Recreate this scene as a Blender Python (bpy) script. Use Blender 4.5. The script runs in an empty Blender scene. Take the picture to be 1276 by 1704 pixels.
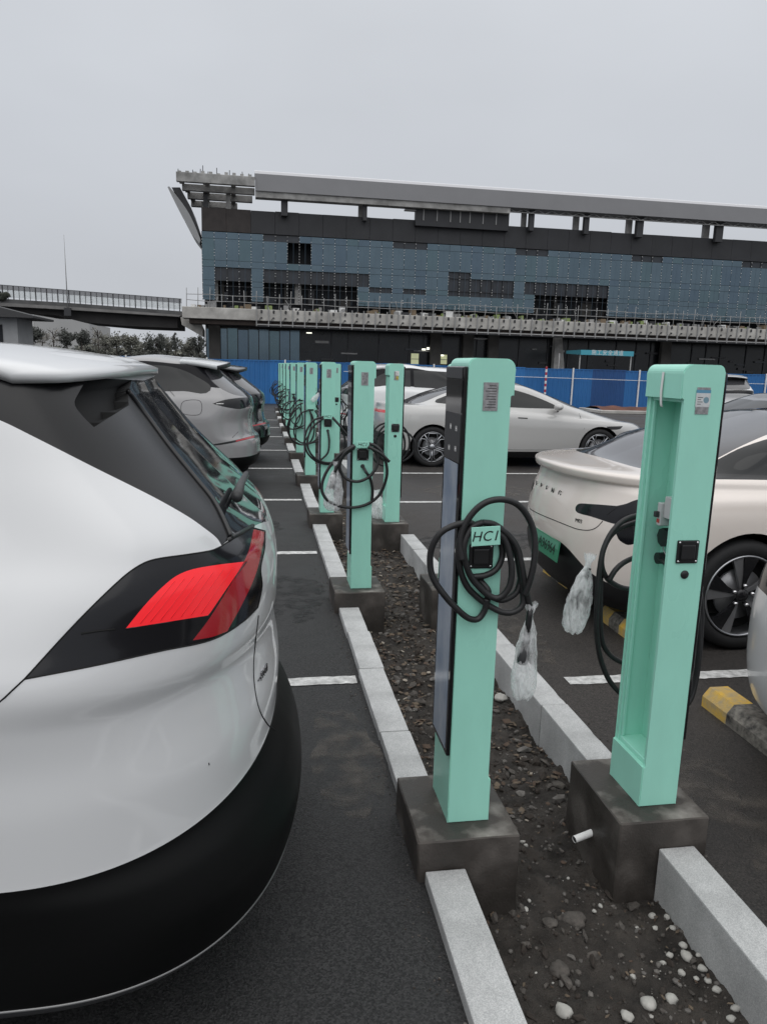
import bpy, bmesh, math, random
import numpy as np
from mathutils import Vector, Matrix, noise
from mathutils.bvhtree import BVHTree
random.seed(7)
SC = bpy.context.scene
COL = SC.collection
rad = math.radians

# ------------------------------------------------------------ camera
FPX, PW, PH = 1230.0, 1276, 1704
YAW, PITCH, ROLL, CAMZ = rad(9.6), rad(11.09), rad(1.6), 1.65
_F = Vector((math.sin(YAW)*math.cos(PITCH), math.cos(YAW)*math.cos(PITCH), -math.sin(PITCH)))
_r = Vector((math.cos(YAW), -math.sin(YAW), 0))
_u = _r.cross(_F)
_R = math.cos(ROLL)*_r + math.sin(ROLL)*_u
_U = math.cos(ROLL)*_u - math.sin(ROLL)*_r
CAM = Vector((0, 0, CAMZ))
cd = bpy.data.cameras.new('camera')
cam = bpy.data.objects.new('camera', cd)
COL.objects.link(cam)
cam.matrix_world = Matrix(((_R.x, _U.x, -_F.x, 0), (_R.y, _U.y, -_F.y, 0), (_R.z, _U.z, -_F.z, CAMZ), (0, 0, 0, 1)))
cd.sensor_fit = 'VERTICAL'
cd.sensor_height = 36.0
cd.lens = FPX/PH*36.0
cd.clip_start = 0.05
cd.clip_end = 6000
SC.camera = cam

# ------------------------------------------------------------ world and sun (overcast)
SUN_EL, SUN_AZ = rad(52), rad(200)      # azimuth clockwise from +Y: behind the camera, a little left
wd = bpy.data.worlds.new('World')
SC.world = wd
wd.use_nodes = True
nt = wd.node_tree
nt.nodes.clear()
N = nt.nodes.new
L = nt.links.new
out = N('ShaderNodeOutputWorld'); bg = N('ShaderNodeBackground')
sky = N('ShaderNodeTexSky'); sky.sky_type = 'NISHITA'; sky.sun_disc = False
sky.sun_elevation = SUN_EL; sky.sun_rotation = SUN_AZ
hs = N('ShaderNodeHueSaturation'); hs.inputs['Saturation'].default_value = 0.15
tc = N('ShaderNodeTexCoord'); sep = N('ShaderNodeSeparateXYZ')
ramp = N('ShaderNodeValToRGB')
e = ramp.color_ramp.elements
e[0].position = 0.0; e[0].color = (0.325, 0.340, 0.366, 1)
e[1].position = 1.0; e[1].color = (1.0, 1.0, 1.0, 1)
for p, c in ((0.12, (0.332, 0.347, 0.374)), (0.26, (0.366, 0.384, 0.414)), (0.40, (0.405, 0.423, 0.452)), (0.62, (0.66, 0.675, 0.70))):
    q = e.new(p); q.color = (*c, 1)
ns = N('ShaderNodeTexNoise'); ns.inputs['Scale'].default_value = 1.6; ns.inputs['Detail'].default_value = 4
mp = N('ShaderNodeMapping'); mp.inputs['Scale'].default_value = (1, 1, 2.6)
mr = N('ShaderNodeMapRange'); mr.inputs['To Min'].default_value = 14.9; mr.inputs['To Max'].default_value = 16.7
mr.inputs['From Min'].default_value = 0.3; mr.inputs['From Max'].default_value = 0.7
sc_ = N('ShaderNodeVectorMath'); sc_.operation = 'SCALE'
mx = N('ShaderNodeMix'); mx.data_type = 'RGBA'; mx.inputs[0].default_value = 0.92
L(tc.outputs['Generated'], sep.inputs[0]); L(sep.outputs['Z'], ramp.inputs[0])
L(tc.outputs['Generated'], mp.inputs[0]); L(mp.outputs[0], ns.inputs['Vector'])
L(ns.outputs['Fac'], mr.inputs['Value'])
L(ramp.outputs[0], sc_.inputs[0]); L(mr.outputs[0], sc_.inputs['Scale'])
L(sky.outputs[0], hs.inputs['Color']); L(hs.outputs[0], mx.inputs[6]); L(sc_.outputs[0], mx.inputs[7])
L(mx.outputs[2], bg.inputs['Color']); bg.inputs['Strength'].default_value = 0.1
L(bg.outputs[0], out.inputs[0])

sd = bpy.data.lights.new('sun', 'SUN')
sd.energy = 0.75; sd.angle = rad(85); sd.color = (1.0, 0.975, 0.94)
so = bpy.data.objects.new('sun', sd); COL.objects.link(so)
so.location = (0, 0, 30)
_sd = Vector((math.sin(SUN_AZ)*math.cos(SUN_EL), math.cos(SUN_AZ)*math.cos(SUN_EL), math.sin(SUN_EL)))
so.rotation_euler = _sd.to_track_quat('Z', 'Y').to_euler()

SC.view_settings.view_transform = 'Standard'
SC.view_settings.look = 'None'
SC.view_settings.exposure = 0.0
SC.view_settings.gamma = 1.0
SC.cycles.max_bounces = 8
SC.cycles.transparent_max_bounces = 12

def ray(px, py):
    px, py = float(px), float(py)
    return (px-PW/2)*_R - (py-PH/2)*_U + FPX*_F
def at(px, py, Y):
    d = ray(px, py); return CAM + d*((Y-CAM.y)/d.y)
def onz(px, py, z=0.0):
    d = ray(px, py); return CAM + d*((z-CAM.z)/d.z)
def proj(p):
    d = p-CAM; w = d.dot(_F)
    return (PW/2+FPX*d.dot(_R)/w, PH/2-FPX*d.dot(_U)/w)

# ------------------------------------------------------------ materials
MATS = {}
def mat(name, col, rough=0.5, metal=0.0, var=0.0, vscale=8.0, bump=0.0, bscale=60.0, coat=0.0, spec=0.5,
        trans=0.0, emit=None, col2=None, rvar=0.0, stretch=None, detail=5):
    if name in MATS: return MATS[name]
    m = bpy.data.materials.new(name); m.use_nodes = True
    t = m.node_tree; b = t.nodes['Principled BSDF']
    b.inputs['Base Color'].default_value = (*col, 1)
    b.inputs['Roughness'].default_value = rough
    b.inputs['Metallic'].default_value = metal
    b.inputs['Coat Weight'].default_value = coat
    b.inputs['Coat Roughness'].default_value = 0.04
    b.inputs['Specular IOR Level'].default_value = spec
    if trans: b.inputs['Transmission Weight'].default_value = trans
    if emit:
        b.inputs['Emission Color'].default_value = (*emit[0], 1); b.inputs['Emission Strength'].default_value = emit[1]
    need = var or bump or rvar
    if need:
        co = t.nodes.new('ShaderNodeTexCoord')
        vec = co.outputs['Object']
        if stretch:
            mm = t.nodes.new('ShaderNodeMapping'); mm.inputs['Scale'].default_value = stretch
            t.links.new(vec, mm.inputs[0]); vec = mm.outputs[0]
    if var:
        n = t.nodes.new('ShaderNodeTexNoise'); n.inputs['Scale'].default_value = vscale; n.inputs['Detail'].default_value = detail
        n.inputs['Roughness'].default_value = 0.62
        t.links.new(vec, n.inputs['Vector'])
        r = t.nodes.new('ShaderNodeValToRGB')
        c2 = col2 or tuple(max(0, c*(1-var)) for c in col)
        r.color_ramp.elements[0].position = 0.32; r.color_ramp.elements[0].color = (*c2, 1)
        r.color_ramp.elements[1].position = 0.68; r.color_ramp.elements[1].color = (*[min(1, c*(1+var*0.35)) for c in col], 1)
        t.links.new(n.outputs['Fac'], r.inputs[0]); t.links.new(r.outputs[0], b.inputs['Base Color'])
    if rvar:
        n3 = t.nodes.new('ShaderNodeTexNoise'); n3.inputs['Scale'].default_value = vscale*0.7; n3.inputs['Detail'].default_value = 4
        t.links.new(vec, n3.inputs['Vector'])
        q = t.nodes.new('ShaderNodeMapRange'); q.inputs['From Min'].default_value = 0.3; q.inputs['From Max'].default_value = 0.7
        q.inputs['To Min'].default_value = max(0.02, rough-rvar); q.inputs['To Max'].default_value = min(1, rough+rvar)
        t.links.new(n3.outputs['Fac'], q.inputs['Value']); t.links.new(q.outputs[0], b.inputs['Roughness'])
    if bump:
        n2 = t.nodes.new('ShaderNodeTexNoise'); n2.inputs['Scale'].default_value = bscale; n2.inputs['Detail'].default_value = 4
        t.links.new(vec, n2.inputs['Vector'])
        bp = t.nodes.new('ShaderNodeBump'); bp.inputs['Strength'].default_value = bump; bp.inputs['Distance'].default_value = 0.01
        t.links.new(n2.outputs['Fac'], bp.inputs['Height']); t.links.new(bp.outputs[0], b.inputs['Normal'])
    MATS[name] = m
    return m

def speckle(name, lo, hi, big, scale, bigscale, rough, bump, wet=0.0):
    """stone / asphalt: fine aggregate speckle times slow patches, with bump"""
    m = bpy.data.materials.new(name); m.use_nodes = True
    t = m.node_tree; b = t.nodes['Principled BSDF']; n = t.nodes.new; l = t.links.new
    co = n('ShaderNodeTexCoord')
    v = n('ShaderNodeTexVoronoi'); v.inputs['Scale'].default_value = scale
    l(co.outputs['Object'], v.inputs['Vector'])
    rp = n('ShaderNodeValToRGB'); rp.color_ramp.elements[0].color = (*lo, 1); rp.color_ramp.elements[1].color = (*hi, 1)
    rp.color_ramp.elements[0].position = 0.15; rp.color_ramp.elements[1].position = 0.95
    sepc = n('ShaderNodeSeparateColor'); l(v.outputs['Color'], sepc.inputs[0]); l(sepc.outputs[0], rp.inputs[0])
    nb = n('ShaderNodeTexNoise'); nb.inputs['Scale'].default_value = bigscale; nb.inputs['Detail'].default_value = 6; nb.inputs['Roughness'].default_value = 0.6
    l(co.outputs['Object'], nb.inputs['Vector'])
    r2 = n('ShaderNodeValToRGB'); r2.color_ramp.elements[0].position = 0.3; r2.color_ramp.elements[1].position = 0.7
    r2.color_ramp.elements[0].color = (big[0],)*3+(1,); r2.color_ramp.elements[1].color = (big[1],)*3+(1,)
    l(nb.outputs['Fac'], r2.inputs[0])
    mu = n('ShaderNodeMix'); mu.data_type = 'RGBA'; mu.blend_type = 'MULTIPLY'; mu.inputs[0].default_value = 1
    l(rp.outputs[0], mu.inputs[6]); l(r2.outputs[0], mu.inputs[7]); l(mu.outputs[2], b.inputs['Base Color'])
    q = n('ShaderNodeMapRange'); q.inputs['From Min'].default_value = 0.35; q.inputs['From Max'].default_value = 0.7
    q.inputs['To Min'].default_value = rough-wet; q.inputs['To Max'].default_value = rough
    l(nb.outputs['Fac'], q.inputs['Value']); l(q.outputs[0], b.inputs['Roughness'])
    n2 = n('ShaderNodeTexNoise'); n2.inputs['Scale'].default_value = scale*0.8; n2.inputs['Detail'].default_value = 3
    l(co.outputs['Object'], n2.inputs['Vector'])
    bp = n('ShaderNodeBump'); bp.inputs['Strength'].default_value = bump; bp.inputs['Distance'].default_value = 0.006
    l(n2.outputs['Fac'], bp.inputs['Height']); l(bp.outputs[0], b.inputs['Normal'])
    MATS[name] = m
    return m

M_ASPH = speckle('asphalt', (0.007, 0.007, 0.0075), (0.037, 0.0365, 0.037), (0.50, 1.28), 190, 0.75, 0.86, 0.8, 0.34)
M_GRAN = speckle('granite', (0.40, 0.408, 0.41), (0.59, 0.595, 0.59), (0.70, 1.05), 420, 5, 0.8, 0.18)
M_CONC = mat('wet_concrete', (0.085, 0.074, 0.064), 0.75, var=0.55, vscale=7, bump=0.35, bscale=90, rvar=0.2)
M_GREEN = mat('mint_paint', (0.355, 0.745, 0.615), 0.36, var=0.07, vscale=6, coat=0.12, rvar=0.12, stretch=(1, 1, 0.35), detail=8)
M_BLACK = mat('black_plastic', (0.012, 0.012, 0.013), 0.38)
M_RUBBER = mat('black_rubber', (0.014, 0.014, 0.015), 0.48, var=0.3, vscale=40)
M_DGREY = mat('dark_grey_plastic', (0.035, 0.036, 0.038), 0.5)
M_GLOSS = mat('gloss_black', (0.008, 0.008, 0.009), 0.08, coat=0.5)
M_FILM = mat('display_glass', (0.42, 0.46, 0.51), 0.16, spec=0.4, var=0.3, vscale=5, stretch=(1, 1, 0.5), col2=(0.20, 0.26, 0.36))
M_SILV = mat('brushed_plate', (0.45, 0.44, 0.45), 0.42, metal=0.7, var=0.4, vscale=70)
M_WHITE = mat('white_plastic', (0.75, 0.75, 0.74), 0.5)
M_LINE = mat('road_paint', (0.60, 0.60, 0.59), 0.75, var=0.5, vscale=22, bump=0.3, bscale=150, detail=8)
M_CHROME = mat('chrome', (0.7, 0.7, 0.71), 0.15, metal=1.0)

# ------------------------------------------------------------ mesh helpers
def tag(o, label=None, cat=None, group=None, kind=None):
    if label: o['label'] = label
    if cat: o['category'] = cat
    if group: o['group'] = group
    if kind: o['kind'] = kind
    return o

def empty(name, loc=(0, 0, 0), rz=0.0):
    o = bpy.data.objects.new(name, None); COL.objects.link(o)
    o.location = loc; o.rotation_euler = (0, 0, rz); o.empty_display_size = 0.1
    return o

def link_mesh(name, me, parent=None):
    o = bpy.data.objects.new(name, me); COL.objects.link(o)
    if parent is not None: o.parent = parent
    return o

class MB:
    """collects shapes into ONE mesh object"""
    def __init__(s):
        s.bm = bmesh.new(); s.mats = []
    def mi(s, m):
        if m not in s.mats: s.mats.append(m)
        return s.mats.index(m)
    def _fin(s, verts, faces, m, smooth=False):
        k = s.mi(m); vs = [s.bm.verts.new(v) for v in verts]
        out = []
        for f in faces:
            try: fc = s.bm.faces.new([vs[i] for i in f])
            except ValueError: continue
            fc.material_index = k; fc.smooth = smooth; out.append(fc)
        return vs, out
    def box(s, a, b, m, bevel=0.0, seg=2, mat4=None):
        x0, y0, z0 = a; x1, y1, z1 = b
        t = bmesh.new()
        vs = [t.verts.new(v) for v in ((x0,y0,z0),(x1,y0,z0),(x1,y1,z0),(x0,y1,z0),(x0,y0,z1),(x1,y0,z1),(x1,y1,z1),(x0,y1,z1))]
        for f in ((3,2,1,0),(4,5,6,7),(0,1,5,4),(1,2,6,5),(2,3,7,6),(3,0,4,7)): t.faces.new([vs[i] for i in f])
        if bevel: bmesh.ops.bevel(t, geom=t.edges[:], offset=bevel, segments=seg, affect='EDGES', profile=0.6)
        t.normal_update()
        s.absorb(t, m, mat4, smooth=False)
        return s
    def absorb(s, t, m, mat4=None, smooth=False):
        k = s.mi(m); mp = {}
        for v in t.verts: mp[v] = s.bm.verts.new(mat4 @ v.co if mat4 else v.co)
        for f in t.faces:
            try: nf = s.bm.faces.new([mp[v] for v in f.verts])
            except ValueError: continue
            nf.material_index = k; nf.smooth = smooth
        t.free()
    def prism(s, poly, axis, a, b, m):
        """poly in the other two axes (in order), extruded along axis from a to b"""
        def P(p, t):
            if axis == 'x': return (t, p[0], p[1])
            if axis == 'y': return (p[0], t, p[1])
            return (p[0], p[1], t)
        n = len(poly)
        ar = sum(poly[i][0]*poly[(i+1) % n][1]-poly[(i+1) % n][0]*poly[i][1] for i in range(n))
        vs = [P(p, a) for p in poly]+[P(p, b) for p in poly]
        fs = [tuple(range(n))[::-1], tuple(range(n, 2*n))]+[(i, (i+1) % n, n+(i+1) % n, n+i) for i in range(n)]
        flip = (ar < 0) != (axis == 'y') 
        if b < a: flip = not flip
        if flip: fs = [f[::-1] for f in fs]
        s._fin(vs, fs, m); return s
    def tube(s, pts, r, m, n=8, closed=False, caps=True, rs=None):
        pts = [Vector(p) for p in pts]
        if len(pts) < 2: return s
        T = []
        for i in range(len(pts)):
            a = pts[i-1] if i or closed else pts[i]; b = pts[(i+1) % len(pts)] if i < len(pts)-1 or closed else pts[i]
            d = (b-a); T.append(d.normalized() if d.length > 1e-9 else Vector((0, 0, 1)))
        u = T[0].orthogonal().normalized(); V = []; 
        for i, p in enumerate(pts):
            if i:
                u = (u-T[i]*u.dot(T[i]))
                u = u.normalized() if u.length > 1e-6 else T[i].orthogonal().normalized()
            w = T[i].cross(u); rr = rs[i] if rs else r
            V += [p+(u*math.cos(2*math.pi*k/n)+w*math.sin(2*math.pi*k/n))*rr for k in range(n)]
        F = []
        m_ = len(pts)
        for i in range(m_ if closed else m_-1):
            j = (i+1) % m_
            F += [(i*n+k, i*n+(k+1) % n, j*n+(k+1) % n, j*n+k) for k in range(n)]
        if caps and not closed: F += [tuple(range(n))[::-1], tuple(range((m_-1)*n, m_*n))]
        s._fin(V, F, m, True); return s
    def bar(s, a, b, r, m, n=6): return s.tube([a, b], r, m, n)
    def lathe(s, prof, m, n=32, axis='z', center=(0, 0, 0), smooth=True):
        """prof: list of (radius, height)"""
        c = Vector(center); V = []
        for r, h in prof:
            for k in range(n):
                a = 2*math.pi*k/n; x, y = r*math.cos(a), r*math.sin(a)
                V.append(c+Vector({'z': (x, y, h), 'y': (x, h, y), 'x': (h, x, y)}[axis]))
        F = []
        for i in range(len(prof)-1):
            F += [(i*n+k, i*n+(k+1) % n, (i+1)*n+(k+1) % n, (i+1)*n+k) for k in range(n)]
        if axis == 'y': F = [f[::-1] for f in F]
        s._fin(V, F, m, smooth); return s
    def quad(s, pts, m): s._fin(pts, [tuple(range(len(pts)))], m); return s
    def build(s, name, parent=None, weld=0.0, sharp=None):
        if weld: bmesh.ops.remove_doubles(s.bm, verts=s.bm.verts[:], dist=weld)
        s.bm.normal_update()
        me = bpy.data.meshes.new(name); s.bm.to_mesh(me); s.bm.free()
        for m in s.mats: me.materials.append(m)
        return link_mesh(name, me, parent)

def kids(o): return [c for c in bpy.data.objects if c.parent == o]
def copy_tree(o, parent=None, swap=None, kidmap=None):
    if kidmap is None:
        kidmap = {}
        for c in bpy.data.objects:
            if c.parent: kidmap.setdefault(c.parent.name, []).append(c)
    c = o.copy()
    if swap and c.type == 'MESH':
        if any(m and m.name in swap for m in c.data.materials):
            c.data = c.data.copy()
            for i, m in enumerate(c.data.materials):
                if m and m.name in swap: c.data.materials[i] = swap[m.name]
    COL.objects.link(c); c.parent = parent
    for ch in kidmap.get(o.name, []): copy_tree(ch, c, swap, kidmap)
    return c

def catmull(pts, sub=6, closed=False):
    """points (x, y[, 1 = corner]); returns a smooth polyline of any dimension"""
    P = [np.array(p[:2], float) if len(p) <= 3 else None for p in pts]
    K = [len(p) > 2 and bool(p[2]) for p in pts]
    n = len(P); out = []
    for i in range(n if closed else n-1):
        j = (i+1) % n
        h = i-1 if (i or closed) else i; k = (j+1) % n if (j < n-1 or closed) else j
        d = P[j]-P[i]; L1 = np.linalg.norm(d)
        def tang(a, b, c):
            t = P[c]-P[a]; l = np.linalg.norm(t)
            return t/l*L1 if l > 1e-9 else d
        t0 = d if K[i] else tang(h, i, j)
        t1 = d if K[j] else tang(i, j, k)
        for s in range(sub):
            t = s/sub
            out.append((2*t**3-3*t**2+1)*P[i]+(t**3-2*t**2+t)*t0+(-2*t**3+3*t**2)*P[j]+(t**3-t**2)*t1)
    if not closed: out.append(P[-1])
    return [tuple(float(q) for q in o) for o in out]

def catmull3(pts, sub=6, closed=False):
    P = [Vector(p) for p in pts]; n = len(P); out = []
    for i in range(n if closed else n-1):
        p0 = P[i-1] if (i or closed) else P[i]; p1 = P[i]; p2 = P[(i+1) % n]; p3 = P[(i+2) % n] if (i+2 < n or closed) else P[(i+1) % n]
        for s in range(sub):
            t = s/sub
            out.append(0.5*((2*p1)+(p2-p0)*t+(2*p0-5*p1+4*p2-p3)*t*t+(3*p1-p0-3*p2+p3)*t**3))
    if not closed: out.append(P[-1])
    return out

def text_mesh(s, size, thick=0.001, shear=0.0, spacing=1.0):
    cu = bpy.data.curves.new('t', 'FONT'); cu.body = s; cu.size = size; cu.extrude = thick; cu.align_x = 'CENTER'; cu.align_y = 'CENTER'
    cu.shear = shear; cu.space_character = spacing; cu.resolution_u = 4
    o = bpy.data.objects.new('t', cu); COL.objects.link(o)
    bpy.context.view_layer.update()
    me = bpy.data.meshes.new_from_object(o.evaluated_get(bpy.context.evaluated_depsgraph_get()))
    bpy.data.objects.remove(o); bpy.data.curves.remove(cu)
    return me

def text_obj(name, s, size, m, pos, right, up, parent=None, thick=0.001, shear=0.0, spacing=1.0):
    me = text_mesh(s, size, thick, shear, spacing); me.name = name
    me.materials.clear(); me.materials.append(m)
    r = Vector(right).normalized(); u = Vector(up); u = (u-r*u.dot(r)).normalized(); n = r.cross(u)
    M = Matrix(((r.x, u.x, n.x, pos[0]), (r.y, u.y, n.y, pos[1]), (r.z, u.z, n.z, pos[2]), (0, 0, 0, 1)))
    me.transform(M)
    return link_mesh(name, me, parent)

ORD = ['front', 'second', 'third', 'fourth', 'fifth', 'sixth', 'seventh', 'eighth', 'ninth', 'tenth', 'eleventh']
# ------------------------------------------------------------ ground
g = MB(); g.quad([(-2500, -2500, -0.32), (2500, -2500, -0.32), (2500, 2500, -0.32), (-2500, 2500, -0.32)], mat('field', (0.06, 0.06, 0.05), 0.95, var=0.3, vscale=0.05))
tag(g.build('ground'), kind='structure')
M_ASPH2 = speckle('asphalt_worn', (0.014, 0.012, 0.0108), (0.054, 0.047, 0.043), (0.5, 1.32), 190, 0.7, 0.84, 0.8, 0.36)
def sheet(name, x0, y0, x1, y1, m, z=0.0):
    b = MB(); b.box((x0, y0, z-0.3), (x1, y1, z), m)
    tag(b.build(name), kind='structure')
sheet('asphalt', -140, -40, 0.535, 140, M_ASPH)
sheet('asphalt', 1.475, -40, 140, 140, M_ASPH2)
sheet('asphalt', 0.535, 29.2, 1.475, 140, M_ASPH)

def road_line(x0, x1, y, w=0.1):
    b = MB(); k = b.mi(M_LINE)
    n = max(2, int(abs(x1-x0)/0.03)); rows = []
    rr = random.Random(int(y*100))
    for i in range(n+1):
        x = x0+(x1-x0)*i/n
        e0 = w/2+rr.uniform(-0.006, 0.003); e1 = w/2+rr.uniform(-0.006, 0.003)
        if i in (0, n): x += rr.uniform(-0.01, 0.01)
        rows.append((b.bm.verts.new((x, y-e0, 0.004)), b.bm.verts.new((x, y+e1, 0.004))))
    for i in range(n):
        f = b.bm.faces.new((rows[i][0], rows[i+1][0], rows[i+1][1], rows[i][1])); f.material_index = k
    tag(b.build('parking_line'), kind='structure')
for y in (0.98, 3.685, 6.44, 9.09, 11.92, 14.5, 17.27, 19.8, 22.5): road_line(-5.0, 0.505, y)
for y in (0.85, 3.55, 6.1, 8.92, 11.45, 14.2, 16.9, 19.6, 22.3): road_line(1.64, 7.2, y)

def blotch(name, x, y, rx, ry, seed, m, z):
    b = MB(); n = 40; pts = []
    for k in range(n):
        a = 2*math.pi*k/n; d = 1+.35*noise.noise(Vector((math.cos(a)*1.5, math.sin(a)*1.5, seed)))+.15*noise.noise(Vector((math.cos(a)*5, math.sin(a)*5, seed)))
        pts.append((x+rx*d*math.cos(a), y+ry*d*math.sin(a), z))
    b._fin(pts, [tuple(range(n))], m); tag(b.build(name), kind='structure')
def stain_mat(name, col, a):
    m = bpy.data.materials.new(name); m.use_nodes = True; t = m.node_tree; q = t.nodes['Principled BSDF']
    q.inputs['Base Color'].default_value = (*col, 1); q.inputs['Roughness'].default_value = .55
    co = t.nodes.new('ShaderNodeTexCoord'); ns_ = t.nodes.new('ShaderNodeTexNoise'); ns_.inputs['Scale'].default_value = 9; ns_.inputs['Detail'].default_value = 8; t.links.new(co.outputs['Object'], ns_.inputs['Vector'])
    r = t.nodes.new('ShaderNodeMapRange'); r.inputs['From Min'].default_value = .42; r.inputs['From Max'].default_value = .68; r.inputs['To Max'].default_value = a
    t.links.new(ns_.outputs['Fac'], r.inputs['Value']); t.links.new(r.outputs[0], q.inputs['Alpha']); return m
M_OIL = stain_mat('oil_stain', (0.006, 0.006, 0.006), .75); M_PALE = stain_mat('dried_mud', (0.12, 0.105, 0.09), .5)
for i, (x, y, rx, ry, m) in enumerate(((.2, 1.25, .35, .25, M_OIL), (.15, 5.2, .35, .5, M_OIL), (-.3, 7.6, .6, .4, M_OIL), (1.95, 1.9, .28, .5, M_PALE), (1.75, 2.55, .2, .3, M_PALE), (2.2, 6.9, .7, .5, M_OIL), (3.0, 9.8, .9, .5, M_PALE), (.35, 2.9, .16, .4, M_PALE), (1.62, 4.3, .12, .5, M_PALE))):
    blotch('stain', x, y, rx, ry, i*3.1, m, .0022+.0002*i)
# ------------------------------------------------------------ post rows
LY = [2.29+2.69*k for k in range(10)]
RY = [2.30, 4.99, 7.17, 10.3, 13.0, 15.7, 18.4, 21.1]
LX = [0.683]+[0.672+0.003*k for k in range(1, 10)]
RX = [1.393, 1.36, 1.29, 1.33, 1.30, 1.30, 1.30, 1.30]

def plinth_top(name, x0, x1, y0, y1, seed, label):
    rr = random.Random(seed); t = bmesh.new()
    vs = [t.verts.new(v) for v in ((x0,y0,-.34),(x1,y0,-.34),(x1,y1,-.34),(x0,y1,-.34),(x0,y0,.144),(x1,y0,.144),(x1,y1,.144),(x0,y1,.144))]
    for f in ((3,2,1,0),(4,5,6,7),(0,1,5,4),(1,2,6,5),(2,3,7,6),(3,0,4,7)): t.faces.new([vs[i] for i in f])
    bmesh.ops.bevel(t, geom=t.edges[:], offset=0.005, segments=1, affect='EDGES')
    bmesh.ops.subdivide_edges(t, edges=[e for e in t.edges if e.calc_length() > 0.15], cuts=9, use_grid_fill=True)
    for v in t.verts:
        p = v.co*9+Vector((seed*7.3, 0, 0)); v.co += Vector(noise.noise_vector(p))*0.004*(0.3 if v.co.z > 0.14 else 1)
        if v.co.z > .143: v.co.z = .144
    b = MB(); b.absorb(t, M_PLINTH); 
    c = Vector(((x0+x1)/2, (y0+y1)/2, 0))
    for v in b.bm.verts: v.co -= c
    o = b.build(name); o.location = c
    tag(o, label, 'concrete block', 'concrete blocks under the charging posts')
    return o

# concrete: dark and damp with pale dusty patches on it
def concrete_mat():
    m = bpy.data.materials.new('damp_concrete'); m.use_nodes = True
    t = m.node_tree; b = t.nodes['Principled BSDF']; n = t.nodes.new; l = t.links.new
    co = n('ShaderNodeTexCoord'); n1 = n('ShaderNodeTexNoise'); n1.inputs['Scale'].default_value = 5; n1.inputs['Detail'].default_value = 7
    l(co.outputs['Object'], n1.inputs['Vector'])
    r = n('ShaderNodeValToRGB'); el = r.color_ramp.elements
    el[0].position = 0.3; el[0].color = (0.024, 0.021, 0.018, 1); el[1].position = 0.72; el[1].color = (0.115, 0.102, 0.092, 1)
    q = el.new(0.52); q.color = (0.048, 0.041, 0.036, 1)
    l(n1.outputs['Fac'], r.inputs[0])
    ge = n('ShaderNodeNewGeometry'); sx = n('ShaderNodeSeparateXYZ'); l(ge.outputs['True Normal'], sx.inputs[0])
    nd = n('ShaderNodeTexNoise'); nd.inputs['Scale'].default_value = 6.5; nd.inputs['Detail'].default_value = 8; l(co.outputs['Object'], nd.inputs['Vector'])
    dm = n('ShaderNodeMapRange'); dm.inputs['From Min'].default_value = 0.50; dm.inputs['From Max'].default_value = 0.72; l(nd.outputs['Fac'], dm.inputs['Value'])
    up = n('ShaderNodeMath'); up.operation = 'GREATER_THAN'; up.inputs[1].default_value = 0.9; l(sx.outputs['Z'], up.inputs[0])
    mm = n('ShaderNodeMath'); mm.operation = 'MULTIPLY'; l(dm.outputs[0], mm.inputs[0]); l(up.outputs[0], mm.inputs[1])
    dust = n('ShaderNodeMix'); dust.data_type = 'RGBA'; dust.inputs[7].default_value = (0.27, 0.25, 0.23, 1); l(mm.outputs[0], dust.inputs[0]); l(r.outputs[0], dust.inputs[6])
    l(dust.outputs[2], b.inputs['Base Color'])      # cement dust lying on the top faces
    q2 = n('ShaderNodeMapRange'); q2.inputs['From Min'].default_value = 0.4; q2.inputs['From Max'].default_value = 0.65; q2.inputs['To Min'].default_value = 0.5; q2.inputs['To Max'].default_value = 0.9
    l(n1.outputs['Fac'], q2.inputs['Value']); l(q2.outputs[0], b.inputs['Roughness'])
    n2 = n('ShaderNodeTexNoise'); n2.inputs['Scale'].default_value = 120; l(co.outputs['Object'], n2.inputs['Vector'])
    bp = n('ShaderNodeBump'); bp.inputs['Strength'].default_value = 0.4; bp.inputs['Distance'].default_value = 0.004
    l(n2.outputs['Fac'], bp.inputs['Height']); l(bp.outputs[0], b.inputs['Normal'])
    return m
M_PLINTH = concrete_mat()
for k, y in enumerate(LY):
    plinth_top('concrete_block', LX[k]-0.185, LX[k]+0.16, y-0.205, y+0.19, k+1, f'dark damp concrete block under the {ORD[k]} charging post of the left row')
for k, y in enumerate(RY):
    plinth_top('concrete_block', RX[k]-0.19 if k != 2 else RX[k]-0.21, RX[k]+0.145, y-0.2, y+0.22, k+20, f'dark damp concrete block under the {ORD[k]} charging post of the right row')

# ------------------------------------------------------------ kerb stones
def kerb(x0, x1, y0, y1, label, grp, seed):
    rr = random.Random(seed); b = MB()
    c = Vector(((x0+x1)/2+rr.uniform(-.003, .003), (y0+y1)/2, rr.uniform(-.004, .004)))
    hx, hy = (x1-x0)/2, (y1-y0)/2-0.0025
    b.box((-hx, -hy, -.33), (hx, hy, .042), M_GRAN, 0.006, 2)
    if c.y < 9:
        bmesh.ops.subdivide_edges(b.bm, edges=[e for e in b.bm.edges if e.calc_length() > .25 and abs(e.verts[0].co.y-e.verts[1].co.y) > .2], cuts=int(hy*2/.035))
        bmesh.ops.triangulate(b.bm, faces=[f for f in b.bm.faces if len(f.verts) > 4])
        for v in b.bm.verts:
            ch = noise.noise(Vector((v.co.x*30, v.co.y*11+seed*3.7, 1.5)))
            if v.co.z > .02 and abs(v.co.x) > hx*.8: v.co.z -= max(0, ch-.34)*.010; v.co.x -= math.copysign(max(0, ch-.34)*.008, v.co.x)
    o = b.build('kerb_stone'); o.location = c; o.rotation_euler = (0, 0, rr.uniform(-.004, .004))
    tag(o, label, 'kerb stone', grp)
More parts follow.
